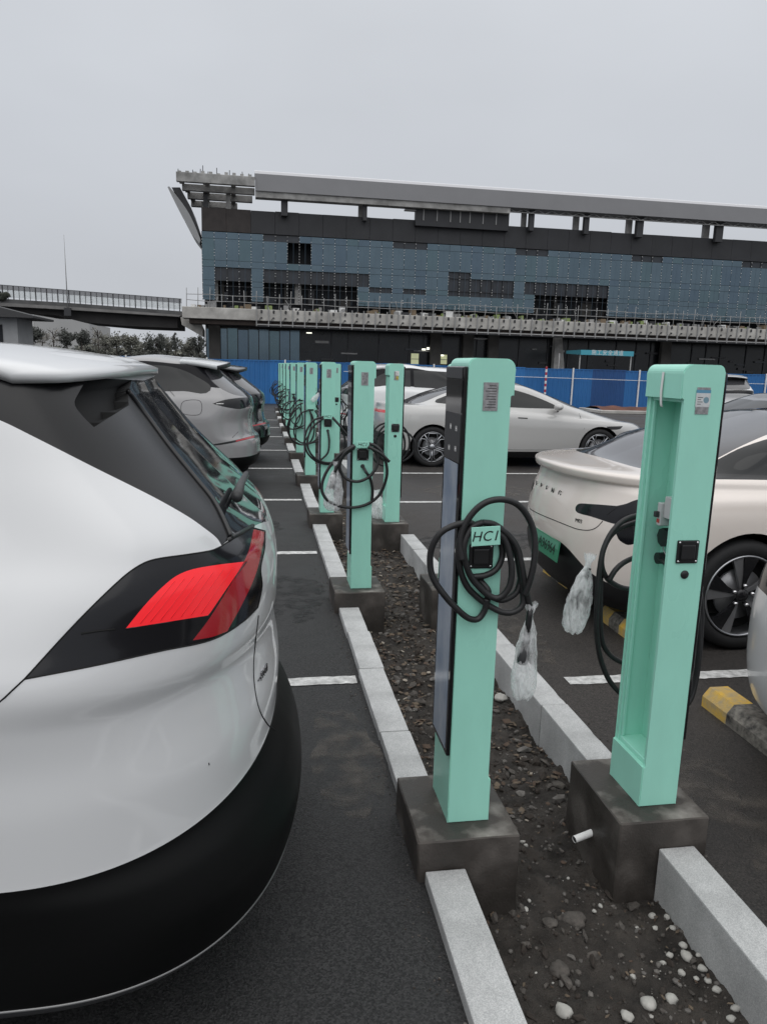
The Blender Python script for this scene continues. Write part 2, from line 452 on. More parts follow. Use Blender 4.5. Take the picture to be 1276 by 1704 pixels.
GAPJ = {0: [4.70, 4.30, 3.73, 3.02, 2.482], 1: None}
POSN = {1: ['only'], 2: ['nearer', 'farther'], 3: ['nearest', 'middle', 'farthest'], 4: ['nearest', 'second nearest', 'third nearest', 'farthest']}
def kerb_run(row, X, W, Ys, y0off, y1off, jset):
    grp = 'pale kerb stones along the %s row of posts' % row
    # in front of the first block
    a, b = Ys[0]-2.15, Ys[0]-y0off
    js = [a, a+0.72, b] if row == 'left' else [a, a+1.0, b]
    # one long stone reaches the first block
    js = [b-2.4, b-1.4, b]
    for i in range(2):
        kerb(X, X+W, js[i], js[i+1], f'long pale granite kerb stone in front of the {row} row, ' + ('nearest the camera' if i == 0 else f'touching the front block'), grp, 50+i)
    for k in range(len(Ys)-1):
        lo, hi = Ys[k]+y1off, Ys[k+1]-y0off
        if jset and k in jset: js = sorted(jset[k])
        else:
            n = 3; js = [lo+(hi-lo)*t for t in (0, 0.30+0.05*((k*7) % 3), 0.66, 1)]
        js[0], js[-1] = lo, hi
        nm = POSN[len(js)-1]
        for i in range(len(js)-1):
            kerb(X+(0.006*(k % 3)), X+W+0.006*(k % 3), js[i], js[i+1], f'{nm[i]} pale granite kerb stone between the {ORD[k]} and {ORD[k+1]} blocks of the {row} row', grp, k*10+i+(0 if row == 'left' else 500))
kerb_run('left', 0.522, 0.135, LY, 0.207, 0.192, {0: [2.482, 3.02, 3.73, 4.30, 4.70]})
kerb_run('right', 1.352, 0.132, RY, 0.202, 0.222, None)

# ------------------------------------------------------------ soil strip between the rows
SOILZ = -0.15
def soil_h(x, y):
    p = Vector((x, y, 0))
    h = SOILZ+0.034*noise.noise(p*2.1)+0.022*noise.noise(p*7+Vector((3, 1, 0)))+0.015*noise.noise(p*19)+0.009*noise.noise(p*47)+0.005*noise.noise(p*110)
    r = 1-abs(noise.noise(p*13+Vector((9, 4, 2)))); h += 0.022*(r-0.6)
    h += 0.02*math.exp(-((x-0.66)/0.06)**2)*0.5
    return h
b = MB(); k = b.mi(mat('soil', (0.047, 0.040, 0.034), 0.92, var=0.65, vscale=9, bump=1.0, bscale=230, rvar=0.2, col2=(0.012, 0.0098, 0.008), detail=9))
ys = []; y = 0.7
while y < 29.3:
    ys.append(y); y += 0.011 if y < 3.2 else (0.02 if y < 6 else (0.045 if y < 10 else 0.15))
nx = 68; prev = None
for y in ys:
    row = [b.bm.verts.new((0.64+0.74*i/nx, y, soil_h(0.64+0.74*i/nx, y))) for i in range(nx+1)]
    if prev:
        for i in range(nx):
            f = b.bm.faces.new((prev[i], prev[i+1], row[i+1], row[i])); f.material_index = k; f.smooth = True
    prev = row
tag(b.build('soil'), kind='structure')

def stone_bm(r, seed, flat=0.65, sub=2):
    t = bmesh.new(); bmesh.ops.create_icosphere(t, subdivisions=sub, radius=1)
    o = Vector((seed*3.17, seed*1.3, 0)); rr = random.Random(seed)
    sx, sy = rr.uniform(.8, 1.25), rr.uniform(.7, 1.1)
    for v in t.verts:
        d = 1+0.35*noise.noise(v.co*1.3+o)+0.12*noise.noise(v.co*3.5+o)
        v.co = Vector((v.co.x*sx, v.co.y*sy, v.co.z*flat))*d*r
    return t
M_PEB = mat('white_pebble', (0.43, 0.42, 0.39), 0.8, var=0.25, vscale=30)
M_STONE = mat('brown_stone', (0.092, 0.082, 0.073), 0.9, var=0.5, vscale=25, bump=0.5, bscale=120)
C8 = lambda x, y: onz(640+x/2.006, 1100+y/2.006, SOILZ+0.005)
pebs = [(893, 845, 13), (940, 865, 12), (958, 904, 9), (900, 908, 8), (993, 955, 14), (1003, 998, 17), (988, 1053, 12), (1058, 1042, 13), (1044, 992, 8), (1037, 1072, 8),
        (1075, 1080, 11), (1105, 1110, 13), (1168, 1170, 12), (955, 1135, 19), (878, 1152, 22), (598, 1160, 26), (808, 1195, 18), (1152, 1203, 11), (950, 985, 11), (930, 1000, 9),
        (468, 833, 9), (600, 828, 7), (700, 820, 7), (720, 815, 8), (840, 905, 5), (482, 795, 8), (470, 625, 7), (612, 722, 6)]
for i, (x, y, r) in enumerate(pebs):
    p = C8(x, y); rr = r/2.006/FPX*(p-CAM).length*0.95
    b = MB(); b.absorb(stone_bm(rr, i+3), M_PEB, None, True); o = b.build('pebble')
    o.location = (p.x, p.y, soil_h(p.x, p.y)+rr*0.3); o.rotation_euler = (0, 0, i*1.3)
    tag(o, 'small white pebble lying on the dark soil between the front kerb stones', 'pebble', 'white pebbles on the soil')
for i, (x, y, r, lb) in enumerate(((622, 865, 40, 'wide flat brown stone on the soil between the two front blocks'), (580, 1018, 32, 'round brown stone half sunk in the soil near the bottom of the photo'),
        (385, 135, 26, 'pale grey chunk of rubble by the right kerb behind the front left post'), (550, 885, 24, 'small brown lump of soil beside the wide flat stone'))):
    p = C8(x, y); rr = r/2.006/FPX*(p-CAM).length*0.9
    b = MB(); b.absorb(stone_bm(rr, i+70, 0.5, 3), M_STONE if i != 2 else M_PEB, None, True); o = b.build('stone')
    o.location = (p.x, p.y, soil_h(p.x, p.y)+rr*0.15); tag(o, lb, 'stone')
# uncounted grit and rubble
b = MB(); mats_ = [M_STONE, mat('grey_grit', (0.14, 0.13, 0.12), 0.9, var=0.4, vscale=20), mat('dark_clod', (0.035, 0.028, 0.023), 0.95), M_PEB]
rr = random.Random(5)
protos = []
for s in range(8):
    t = stone_bm(1.0, s+200, 0.7, 1); t.verts.ensure_lookup_table()
    protos.append(([v.co.copy() for v in t.verts], [[v.index for v in f.verts] for f in t.faces])); t.free()
for i in range(5200):
    y = 0.8+4.8*rr.random()**1.25 if i < 4300 else rr.uniform(4, 12)
    x = rr.uniform(0.66, 1.36); r = 0.0028+0.011*rr.random()**4 if i % 9 else rr.uniform(0.005, 0.011)
    if y > 3 : r *= 1.25
    vs, fs = protos[rr.randrange(8)]
    M = Matrix.Translation((x, y, soil_h(x, y)+r*0.2)) @ Matrix.Rotation(rr.uniform(0, 6.3), 4, 'Z') @ Matrix.Diagonal((r, r*rr.uniform(.6, 1), r, 1))
    w = rr.random(); near_right = (y < 2.0 and x > 1.0)
    mm = mats_[2] if w < .42 else (mats_[0] if w < .72 else (mats_[1] if w < (.985 if not near_right else .955) else mats_[3]))
    b._fin([M @ v for v in vs], fs, mm, False)
for i in range(520):      # broken clods and chips, mostly behind the front posts
    y = rr.uniform(2.45, 7.5) if i % 5 else rr.uniform(1.0, 2.4)
    x = rr.uniform(0.69, 1.33); r = rr.uniform(0.010, 0.030)*(1 if y > 2.4 else .7)
    t = stone_bm(1, 900+i % 40, rr.uniform(.45, .8), 1)
    for v in t.verts: v.co += Vector(noise.noise_vector(v.co*2+Vector((i, 0, 0))))*.35
    M = Matrix.Translation((x, y, soil_h(x, y)+r*.25)) @ Matrix.Rotation(rr.uniform(0, 6.3), 4, 'Z') @ Matrix.Rotation(rr.uniform(-.4, .4), 4, 'X') @ Matrix.Diagonal((r*1.2, r*rr.uniform(.6, 1), r, 1))
    b.absorb(t, mats_[(0, 2, 2, 0, 1, 0)[rr.randrange(6)]], M, False)
for i in range(900):      # grit that has spilled along the kerbs onto the asphalt
    side = rr.random() < .5; y = rr.uniform(.9, 7); d = abs(rr.gauss(0, .05))
    x = .515-d if side else 1.495+d; r = rr.uniform(.0012, .0045)
    vs, fs = protos[rr.randrange(8)]
    b._fin([Matrix.Translation((x, y, r*.4)) @ (v*r) for v in vs], fs, mats_[(0, 1, 2)[rr.randrange(3)]], False)
tag(b.build('rubble'), kind='stuff')
# flakes: dry leaves and wood chips farther along the strip
b = MB(); lm = [mat('dry_leaf', (0.12, 0.09, 0.062), 0.8, var=0.4, vscale=30), mat('pale_chip', (0.33, 0.29, 0.24), 0.8, var=0.3, vscale=30), mat('dark_leaf', (0.07, 0.045, 0.03), 0.8)]
for i in range(1700):
    y = rr.uniform(2.6, 9.0) if i % 14 else rr.uniform(1.2, 2.6); x = rr.uniform(0.67, 1.34); s = rr.uniform(0.007, 0.026)*(1 if y > 2.6 else .5)
    M = Matrix.Translation((x, y, soil_h(x, y)+0.006+rr.random()*0.01)) @ Matrix.Rotation(rr.uniform(0, 6.3), 4, 'Z') @ Matrix.Rotation(rr.uniform(-.5, .5), 4, 'X')
    w = s*rr.uniform(.25, .7)
    b._fin([M @ Vector(v) for v in ((-s, 0, 0), (-s*.3, -w, .003), (s*.6, -w*.7, 0), (s, 0, .004), (s*.3, w, 0), (-s*.5, w*.8, .004))], [(0, 1, 2, 3, 4, 5)], lm[0 if rr.random() < .5 else (1 if rr.random() < .2 else 2)])
tag(b.build('leaf_litter'), kind='stuff')

# white plastic pipe stub sticking out of the right front block
b = MB(); a, c = at(955, 1397, 2.28), Vector((1.215, 2.30, -0.022)); d = (c-a).normalized()
b.tube([a, c+d*0.03], 0.013, M_WHITE, 16, caps=False); b.tube([a+d*0.001, c], 0.0105, M_DGREY, 16)
tag(b.build('pipe_stub'), 'short white plastic pipe end poking out of the front right block', 'pipe')

# wheel stops, yellow with black band
M_YEL = mat('yellow_paint', (0.62, 0.38, 0.045), 0.7, var=0.35, vscale=16, col2=(0.36, 0.30, 0.20), bump=0.3, bscale=80, detail=8)
M_BLK = mat('black_worn_paint', (0.022, 0.02, 0.019), 0.75, var=0.6, vscale=26, col2=(0.26, 0.24, 0.21), bump=0.3, bscale=80, detail=8)
def wheel_stop(x, y, label, n=4, L=0.55, rz=0.0):
    o = empty('wheel_stop', (x, y, 0), rz); tag(o, label, 'wheel stop', 'yellow and black wheel stops')
    prof = [(-.085, 0), (.085, 0), (.085, .055), (.05, .1), (-.05, .1), (-.085, .055)]
    ws = [w for w in (n if isinstance(n, (list, tuple)) else [L/n]*n)]; y = L/2
    for i, w in enumerate(ws):
        q = MB(); q.prism(prof, 'y', y-w, y, M_YEL if i % 2 == 0 else M_BLK); y -= w
        q.build('yellow_block' if i % 2 == 0 else 'black_block', o)
    return o
wheel_stop(2.295, 2.42, 'worn yellow and black wheel stop beside the bumper at the right edge', [.2, .33, .33, .33, .36], 1.55)
wheel_stop(2.42, 5.45, 'yellow wheel stop deep under the beige car behind the plastic bag', 3, 0.5)
wheel_stop(2.36, 4.30, 'yellow wheel stop end under the beige car beside the open charging post', 3, 0.42)
# ------------------------------------------------------------ charging posts
H = 1.541
LOCPANEL = {}
def rbox(b, a, c, m, r=0.008, s=2): b.box(a, c, m, r, s)
def xf_mesh(o, sx):
    if sx < 0:
        o.data.transform(Matrix.Diagonal((-1, 1, 1, 1))); o.data.flip_normals()
def make_post(sx, open_back, far=False):
    """post with its screen on the +x side (sx=1) or -x side (sx=-1); the cabinet opens on the other side"""
    root = empty('charging_post')
    b = MB()
    prof = [(-.078, 0), (.066, 0)]
    for k in range(7): an = k/6*math.pi/2; prof.append((.066-.022+.022*math.cos(an), H-.022+.022*math.sin(an)))
    for k in range(7): an = math.pi/2+k/6*math.pi/2; prof.append((-.080+.030+.030*math.cos(an), H-.030+.030*math.sin(an)))
    side = prof+[(-.080, 1.432), (-.066, 1.432), (-.066, .15), (-.078, .15)]
    for s in (-1, 1):      # the two folded side plates, one sheet each from foot to cap
        t = bmesh.new(); y0, y1 = (-.112, -.094) if s < 0 else (.112, .094)
        A = [t.verts.new((q[0], y0, q[1])) for q in side]; B = [t.verts.new((q[0], y1, q[1])) for q in side]; n = len(side)
        fa = t.faces.new(A if s < 0 else A[::-1]); t.faces.new(B[::-1] if s < 0 else B)
        for i in range(n):
            f = (A[(i+1) % n], A[i], B[i], B[(i+1) % n]); t.faces.new(f if s < 0 else f[::-1])
        bmesh.ops.bevel(t, geom=fa.edges[:], offset=.003, segments=2, affect='EDGES')
        bmesh.ops.triangulate(t, faces=[f for f in t.faces if len(f.verts) > 4])
        b.absorb(t, M_GREEN)
    t = bmesh.new(); cp = prof[2:]+[(-.080, 1.432), (.066, 1.432)]; n = len(cp)
    A = [t.verts.new((q[0], -.0938, q[1])) for q in cp]; B = [t.verts.new((q[0], .0938, q[1])) for q in cp]
    for i in range(n): t.faces.new((A[(i+1) % n], A[i], B[i], B[(i+1) % n]))
    for f in t.faces: f.smooth = False
    b.absorb(t, M_GREEN)
    b.box((-.0778, -.0938, .001), (.0655, .0938, .15), M_GREEN)
    b.box((.028, -.0938, .15), (.0655, .0938, 1.432), M_GREEN)
    for s in (-1, 1):
        yy = (-.0938, -.083) if s < 0 else (.083, .0938)
        b.box((-.058, yy[0], .168), (-.046, yy[1], 1.420), M_GREEN, .002, 1)
    b.box((-.060, -.0938, .1503), (.028, .0938, .168), M_GREEN, .002, 1)
    b.box((-.060, -.0938, 1.42), (.028, .0938, 1.4318), M_GREEN, .002, 1)
    body = b.build('body', root); 
    parts = [body]
    if not open_back:     # cover over the cabinet, set back from the frame
        b = MB(); rbox(b, (-.0635, -.0825, .172), (-.052, .0825, 1.416), M_GREEN, .002, 1); parts.append(b.build('back_cover', root))
    # screen side
    b = MB(); rbox(b, (.0665, -.107, .245), (.079, .107, 1.515), M_GLOSS, .002, 1)
    fp = b.build('front_panel', root); parts.append(fp)
    b = MB(); b.box((.0793, -.100, 1.478), (.083, .100, 1.512), M_DGREY, .001, 1); parts.append(b.build('panel_trim', fp))
    b = MB(); b.box((.0793, -.098, 1.375), (.0805, .098, 1.474), M_GLOSS); parts.append(b.build('screen', fp))
    b = MB(); b.box((.0793, -.098, 1.222), (.0803, .098, 1.371), M_DGREY)
    ic = M_WHITE
    for yy, zz in ((-.05, 1.325), (.02, 1.327), (-.05, 1.262), (.03, 1.258)):
        for d in (-.008, .004): b.box((.0804, yy+d, zz-.008), (.0810, yy+d+.004, zz+.008), ic)
        b.box((.0804, yy-.004, zz-.001), (.0810, yy+.004, zz+.002), ic)
    parts.append(b.build('control_strip', fp))
    b = MB(); b.box((.0793, -.086, .262), (.0800, .088, 1.218), M_FILM); parts.append(b.build('display_panel', fp))
    # name plate
    b = MB(); b.box((-.028, -.1140, 1.385), (.018, -.1123, 1.470), M_SILV)
    if not open_back: 
        for i in range(9): b.box((-.022, -.1146, 1.395+i*.008), (.012-(i % 3)*.006, -.1141, 1.397+i*.008), M_DGREY)
    plate = b.build('name_plate', root); parts.append(plate)
    # plug holder: square flange, inner socket, four screws, cable gland below
    b = MB(); rbox(b, (-.040, -.1175, .892), (.038, -.1125, .970), M_BLACK, .004, 2)
    b.box((-.028, -.124, .904), (.026, -.1177, .958), M_BLACK, .006, 2)
    hol = b.build('plug_holder', root); parts.append(hol)
    for x in (-.033, .031):
        for z in (.899, .963):
            b = MB(); b.lathe([(0, -.1198), (.0034, -.1198), (.0038, -.1177)], M_CHROME, 10, 'y', (x, 0, z)); parts.append(b.build('screw', hol))
    b = MB(); b.lathe([(0, -.1175), (.0125, -.1175), (.0145, -.115), (.0145, -.1123)], M_BLACK, 20, 'y', (-.001, 0, .852))
    parts.append(b.build('cable_port', root))
    for o in parts: xf_mesh(o, sx)
    return root

def add_inside(root):
    """fittings seen in the open cabinet of the front right post"""
    b = MB()
    b.box((-.030, .020, .990), (.0278, .045, 1.070), mat('breaker_grey', (0.50, 0.50, 0.51), 0.5), .002, 1)
    b.box((-.020, -.030, 1.020), (.0278, .0195, 1.095), MATS['breaker_grey'], .002, 1)
    b.box((-.046, .026, 1.020), (-.0302, .040, 1.040), M_DGREY, .002, 1)
    br = b.build('circuit_breaker', root)
    b = MB(); b.box((-.0312, .024, 1.000), (-.0302, .041, 1.013), mat('red_mark', (0.5, 0.05, 0.04), 0.5)); b.build('breaker_mark', br)
    b = MB(); b.lathe([(0, -.004), (.034, -.004), (.034, .0275)], M_BLACK, 8, 'x', (0, .040, .945), smooth=False); b.build('cable_gland', root)
    b = MB(); b.lathe([(0, -.012), (.021, -.012), (.021, .0275)], M_BLACK, 12, 'x', (0, .045, .868), smooth=False)
    b.tube([(-.004, .042, .868), (-.006, 0, .861), (-.008, -.083, .853)], .0085, M_RUBBER, 8); b.build('cable_elbow', root)
    b = MB(); b.tube(catmull3([(0.0, .03, .955), (.008, .022, .93), (0, .034, .91), (.006, .02, .885)], 5), .0022, M_SILV, 6)
    b.tube(catmull3([(0.0, .0, .985), (.008, -.012, .94), (0, .01, .90)], 5), .002, M_DGREY, 6); b.build('earth_wire', root)
    b = MB(); pts = catmull3([(-.0815, .004, 1.515), (-.0832, .003, 1.48), (-.0836, .002, 1.44), (-.080, 0, 1.405), (-.070, .001, 1.40)], 4)
    for i in range(len(pts)-1):
        a, c = pts[i], pts[i+1]; w = Vector((0, .0065, 0)); b.quad([a-w, c-w, c+w, a+w], M_WHITE); 
        o = Vector((-.0012, 0, 0)); b.quad([a-w+o, a+w+o, c+w+o, c-w+o], M_WHITE)
    b.build('tape_strip', root)

def bag_mat():
    m = bpy.data.materials.new('clear_plastic'); m.use_nodes = True
    t = m.node_tree; b = t.nodes['Principled BSDF']; n = t.nodes.new; l = t.links.new
    b.inputs['Base Color'].default_value = (0.95, 0.96, 0.97, 1); b.inputs['Roughness'].default_value = 0.16
    b.inputs['Specular IOR Level'].default_value = 0.9
    co = n('ShaderNodeTexCoord'); mp_ = n('ShaderNodeMapping'); mp_.inputs['Scale'].default_value = (1, 1, .35); l(co.outputs['Object'], mp_.inputs[0])
    ns = n('ShaderNodeTexNoise'); ns.inputs['Scale'].default_value = 34; ns.inputs['Detail'].default_value = 6; ns.inputs['Distortion'].default_value = 2.0
    l(mp_.outputs[0], ns.inputs['Vector'])
    n2 = n('ShaderNodeTexNoise'); n2.inputs['Scale'].default_value = 14; n2.inputs['Detail'].default_value = 3; l(co.outputs['Object'], n2.inputs['Vector'])
    ad = n('ShaderNodeMath'); ad.operation = 'ADD'; l(ns.outputs['Fac'], ad.inputs[0]); l(n2.outputs['Fac'], ad.inputs[1])
    r = n('ShaderNodeMapRange'); r.inputs['From Min'].default_value = 0.82; r.inputs['From Max'].default_value = 1.22; r.inputs['To Min'].default_value = 0.24; r.inputs['To Max'].default_value = 0.90
    l(ad.outputs[0], r.inputs['Value']); l(r.outputs[0], b.inputs['Alpha'])
    bp = n('ShaderNodeBump'); bp.inputs['Strength'].default_value = 1.0; bp.inputs['Distance'].default_value = 0.010
    l(ns.outputs['Fac'], bp.inputs['Height']); l(bp.outputs[0], b.inputs['Normal'])
    t.links.remove(b.inputs['Alpha'].links[0])
    tl = n('ShaderNodeBsdfTranslucent'); tl.inputs['Color'].default_value = (.95, .95, .95, 1); l(bp.outputs[0], tl.inputs['Normal'])
    tr_ = n('ShaderNodeBsdfTransparent'); m1 = n('ShaderNodeMixShader'); m1.inputs[0].default_value = .4; l(b.outputs[0], m1.inputs[1]); l(tl.outputs[0], m1.inputs[2])
    m2 = n('ShaderNodeMixShader'); l(r.outputs[0], m2.inputs[0]); l(tr_.outputs[0], m2.inputs[1]); l(m1.outputs[0], m2.inputs[2])
    l(m2.outputs[0], t.nodes['Material Output'].inputs['Surface'])
    return m
M_BAG = bag_mat()

def bag(top, bottom, width, label, seed=1, depth=0.6, flare=True):
    """thin plastic bag tied round a plug: narrow twisted neck, loose crumpled body"""
    top, bottom = Vector(top), Vector(bottom); ax = bottom-top; Ln = ax.length; ax.normalize()
    u = Vector((1, 0, 0)); u = (u-ax*u.dot(ax)).normalized(); w = ax.cross(u)
    prof = [(0.0, .50), (.05, .42), (.10, .22), (.15, .22), (.2, .36), (.3, .62), (.45, .82), (.6, .95), (.75, 1.0), (.88, .94), (.96, .75), (1.0, .45)]
    V = []; F = []; n = 36; o = Vector((seed*5.1, 0, 0)); rows = []
    for i in range(len(prof)-1):
        for s in range(4):
            t = s/4; rows.append((prof[i][0]+(prof[i+1][0]-prof[i][0])*t, prof[i][1]+(prof[i+1][1]-prof[i][1])*t))
    rows.append(prof[-1])
    for (t, r) in rows:
        for k in range(n):
            a = 2*math.pi*k/n; q = Vector((math.cos(a), math.sin(a), t*3))
            f = 1+0.14*noise.noise(q*2+o)-0.30*abs(noise.noise(Vector((math.cos(a)*2.6, math.sin(a)*2.6, t*1.2))+o))+0.08*noise.noise(q*6+o)
            V.append(top+ax*(t*Ln+0.012*noise.noise(q*2.5+o))+(u*math.cos(a)+w*math.sin(a)*depth)*(width/2*r*f))
    for i in range(len(rows)-1):
        F += [(i*n+k, i*n+(k+1) % n, (i+1)*n+(k+1) % n, (i+1)*n+k) for k in range(n)]
    m = len(rows)
    F.append(tuple(range((m-1)*n, m*n)))
    b = MB(); b._fin([v-top for v in V], F, M_BAG, True)
    ob = b.build('plastic_bag'); ob.location = top
    tag(ob, label, 'plastic bag', 'plastic bags tied over the charging plugs')
    return ob

def plug_on(cable, p, d, side, rod=.10):
    """pistol-grip connector at the end of a cable: body along d, grip to the side"""
    p, d, side = Vector(p), Vector(d).normalized(), Vector(side).normalized()
    b = MB()
    b.tube([p, p+d*.03, p+d*.05, p+d*rod], .010, M_BLACK, 12, rs=[.0095, .010, .011, .011])
    q = p+d*(rod-.01)
    b.tube([q, q+d*.025+side*.003, q+d*.045+side*.008, q+d*.06+side*.010], .02, M_DGREY, 16, rs=[.012, .018, .020, .018])
    return b.build('charging_plug', cable)

def px_path(pts, Y, z=0.0, off=0.0):
    """polyline traced in the photograph, lifted into the upright plane at depth Y (plus a gentle in-out weave)"""
    return [at(x, y, Y+z*math.sin(i*1.1+off)) for i, (x, y) in enumerate(pts)]

M_TXT = mat('black_marker', (0.012, 0.016, 0.014), 0.6)
PZ = 0.144
C6 = lambda pts: [(680+x/2.793, 570+y/2.793) for x, y in pts]
C5 = lambda pts: [(420+x/3.753, 570+y/3.753) for x, y in pts]
C7 = lambda pts: [(860+x/2.839, 580+y/2.839) for x, y in pts]
def cable_part(root, strands, r, name='cable'):
    b = MB(); loc = root.location
    for s in strands: b.tube([p-loc for p in catmull3(s, 7)], r, M_RUBBER, 10)
    return b.build(name, root)

def hc_tag(root, px0, py0, px1, py1, Y, tilt=0.0):
    """small mint plate with the hand-lettered code, hanging in front of the coil"""
    loc = root.location
    a, c = at(px0, py0, Y)-loc, at(px1, py1, Y)-loc
    w, h = abs(c.x-a.x), abs(a.z-c.z); ctr = (a+c)/2
    b = MB(); b.box((-w/2, -.0015, -h/2), (w/2, .0015, h/2), M_GREEN, .001, 1)
    b.box((-w*.18, .0016, -h*.3), (w*.18, .0016+abs(root.location.y-.111-Y), h*.3), M_DGREY)
    o = b.build('code_tag', root); o.location = ctr; o.rotation_euler = (0, tilt, 0)
    t = text_obj('lettering', 'HC1', h*.74, M_TXT, (-w*.03, -.0022, -h*.02), (1, 0, 0), (0, 0, 1), o, .0004, shear=.25, spacing=1.05)
    return o

protoL = make_post(-1, False)
protoR = make_post(1, False)
_pr = random.Random(77)
def put(root, x, y):
    root.location = (x, y, PZ); root.rotation_euler = (_pr.uniform(-.004, .004), _pr.uniform(-.005, .005), _pr.uniform(-.012, .012))

left = []
for k in range(10):
    r = protoL if k == 0 else copy_tree(protoL)
    put(r, LX[k], LY[k]); left.append(r)
    extra = {0: 'front of the left row, cable coiled in many loops', 1: 'second of the left row, one wide cable ring hanging round it',
             2: 'third of the left row, cable rings trailing to its left', 3: 'fourth of the left row, white wrapping beside its code tag'}.get(k, f'{ORD[k]} of the left row counted from the front')
    tag(r, 'mint green charging post, '+extra, 'charging post', 'charging posts of the left row')
right = []
for k in range(8):
    if k == 0:
        r = make_post(1, True); add_inside(r)
    else: r = protoR if k == 1 else copy_tree(protoR)
    put(r, RX[k], RY[k]); right.append(r)
    extra = {0: 'front of the right row, its cabinet open to show the breaker', 2: 'third of the right row, slim with a yellow warning sticker'}.get(k, f'{ORD[k]} of the right row counted from the front')
    tag(r, 'mint green charging post, '+extra, 'charging post', 'charging posts of the right row')

# --- front left: coil traced in the photograph
r0 = left[0]; Yc = LY[0]-.111
S = [C6(s) for s in (
    [(365, 1190), (355, 1240), (325, 1282), (280, 1280), (225, 1235), (170, 1175), (122, 1105), (103, 1040), (108, 960), (145, 890), (205, 852), (275, 836), (310, 850), (350, 900)],
    [(330, 905), (275, 860), (245, 900), (234, 980), (244, 1060), (272, 1130), (318, 1180), (380, 1225), (440, 1252), (495, 1248), (532, 1205), (520, 1090), (500, 980), (455, 890), (400, 845), (345, 835)],
    [(345, 835), (295, 860), (262, 930), (262, 1000), (285, 1075), (330, 1135), (385, 1180), (430, 1180), (470, 1130), (480, 1050), (465, 960), (440, 905), (400, 880)],
    [(385, 1180), (440, 1195), (500, 1160), (520, 1100)],
    [(300, 1088), (360, 1080), (410, 1050), (436, 990), (430, 920), (400, 880)],
    [(340, 1110), (370, 1150), (366, 1200), (362, 1215)],
    [(250, 1010), (240, 930), (262, 850), (310, 780), (370, 738), (440, 728), (505, 750), (550, 800), (580, 870), (588, 950), (580, 1040), (560, 1120), (540, 1170)],
    [(400, 850), (460, 890), (505, 950), (525, 1030), (540, 1120), (555, 1190), (566, 1235)],
)]
offs = [-.030, -.026, -.042, -.018, -.016, -.022, -.050, -.036]
paths = [px_path(s, Yc+o, .006, i) for i, (s, o) in enumerate(zip(S, offs))]
# the port lead starts inside the port
paths[5][0] = Vector((LX[0]+.001, Yc-.004, PZ+.852))
cb0 = cable_part(r0, paths, .0102)
hc_tag(r0, 786, 876, 832, 907, Yc-.055, rad(-3))
end = paths[-1][-1]-r0.location
plug_on(cb0, at(883, 1010, Yc-.034)-r0.location, (-.07, 0, -1), (-.1, 0, -.2), .13)
bag(at(884, 1004, Yc-.036), at(868, 1163, Yc-.03), .088, 'crumpled clear plastic bag hanging at the right of the front left charging post', 1)

# --- second left
r1 = left[1]; Y1 = LY[1]-.111
S1 = [C5(s) for s in (
    [(640, 640), (560, 690), (475, 790), (436, 890), (455, 965), (520, 1012), (620, 1030), (720, 1008), (795, 950), (835, 860), (842, 780), (815, 690), (770, 645), (725, 630)],
    [(725, 640), (775, 690), (785, 755), (742, 828), (675, 865), (610, 860), (565, 825), (548, 765), (580, 690), (645, 645)],
    [(640, 655), (580, 700), (540, 760), (518, 806)],
    [(725, 650), (800, 690), (858, 745)],
    [(688, 768), (712, 808), (738, 850), (752, 920), (748, 985)],
)]
p1 = [px_path(s, Y1+o, .012, i) for i, (s, o) in enumerate(zip(S1, (-.03, -.045, -.02, -.06, -.03)))]
p1[4][0] = Vector((LX[1]+.001, Y1-.004, PZ+.852))
cb1 = cable_part(r1, p1, .0102)
hc_tag(r1, 594, 734, 615, 745, Y1-.05)
plug_on(cb1, at(560, 775, Y1-.02)-r1.location, (-.12, 0, -1), (-.4, 0, -.3))
bag(at(560, 768, Y1-.02), at(553, 850, Y1-.02), .13, 'white crumpled plastic bag hanging left of the second left charging post', 2)

# --- third left
r2 = left[2]; Y2 = LY[2]-.111
S2 = [C5(s) for s in (
    [(450, 462), (385, 485), (342, 545), (326, 620), (345, 690), (400, 742), (470, 760), (540, 742), (578, 650), (562, 545), (500, 465)],
    [(448, 470), (385, 520), (352, 580), (346, 650), (380, 712), (440, 746), (512, 746), (565, 700)],
    [(474, 556), (480, 620), (470, 690), (425, 735)],
    [(500, 470), (545, 520), (595, 580)],
)]
p2 = [px_path(s, Y2+o, .014, i) for i, (s, o) in enumerate(zip(S2, (-.03, -.045, -.03, -.05)))]
p2[2][0] = Vector((LX[2]+.001, Y2-.004, PZ+.852))
cb2 = cable_part(r2, p2, .0102)
hc_tag(r2, 539, 689, 553, 697, Y2-.05)
# --- the rest of the left row: rings of the same kinds, each a little different
def ring_cable(root, seed):
    rr = random.Random(seed); Yl = -.111; S = []
    for i in range(3):
        cx, cz = rr.uniform(-.14, .02), rr.uniform(.60, .70); ax, az = rr.uniform(.17, .26), rr.uniform(.22, .30); ph = rr.uniform(0, 6)
        S.append([root.location+Vector((cx+ax*math.cos(a), Yl-.03-.01*i+.02*math.sin(3*a+ph), cz+az*math.sin(a)+.03*math.cos(2*a+ph))) for a in [2*math.pi*t/16+1.7 for t in range(15)]])
    S.append([root.location+Vector(v) for v in ((-.001, Yl-.004, .852), (.01, Yl-.03, .76), (-.02, Yl-.04, .58), (-.1, Yl-.03, .45))])
    return cable_part(root, S, .0102)
cbs = []
for k in range(3, 10):
    c = ring_cable(left[k], 40+k); cbs.append(c)
    b = MB(); b.box((-.055, -.165, .915), (.05, -.162, .975), M_GREEN); b.box((-.012, -.1618, .93), (.012, -.1103, .95), M_DGREY); b.build('code_tag', left[k])
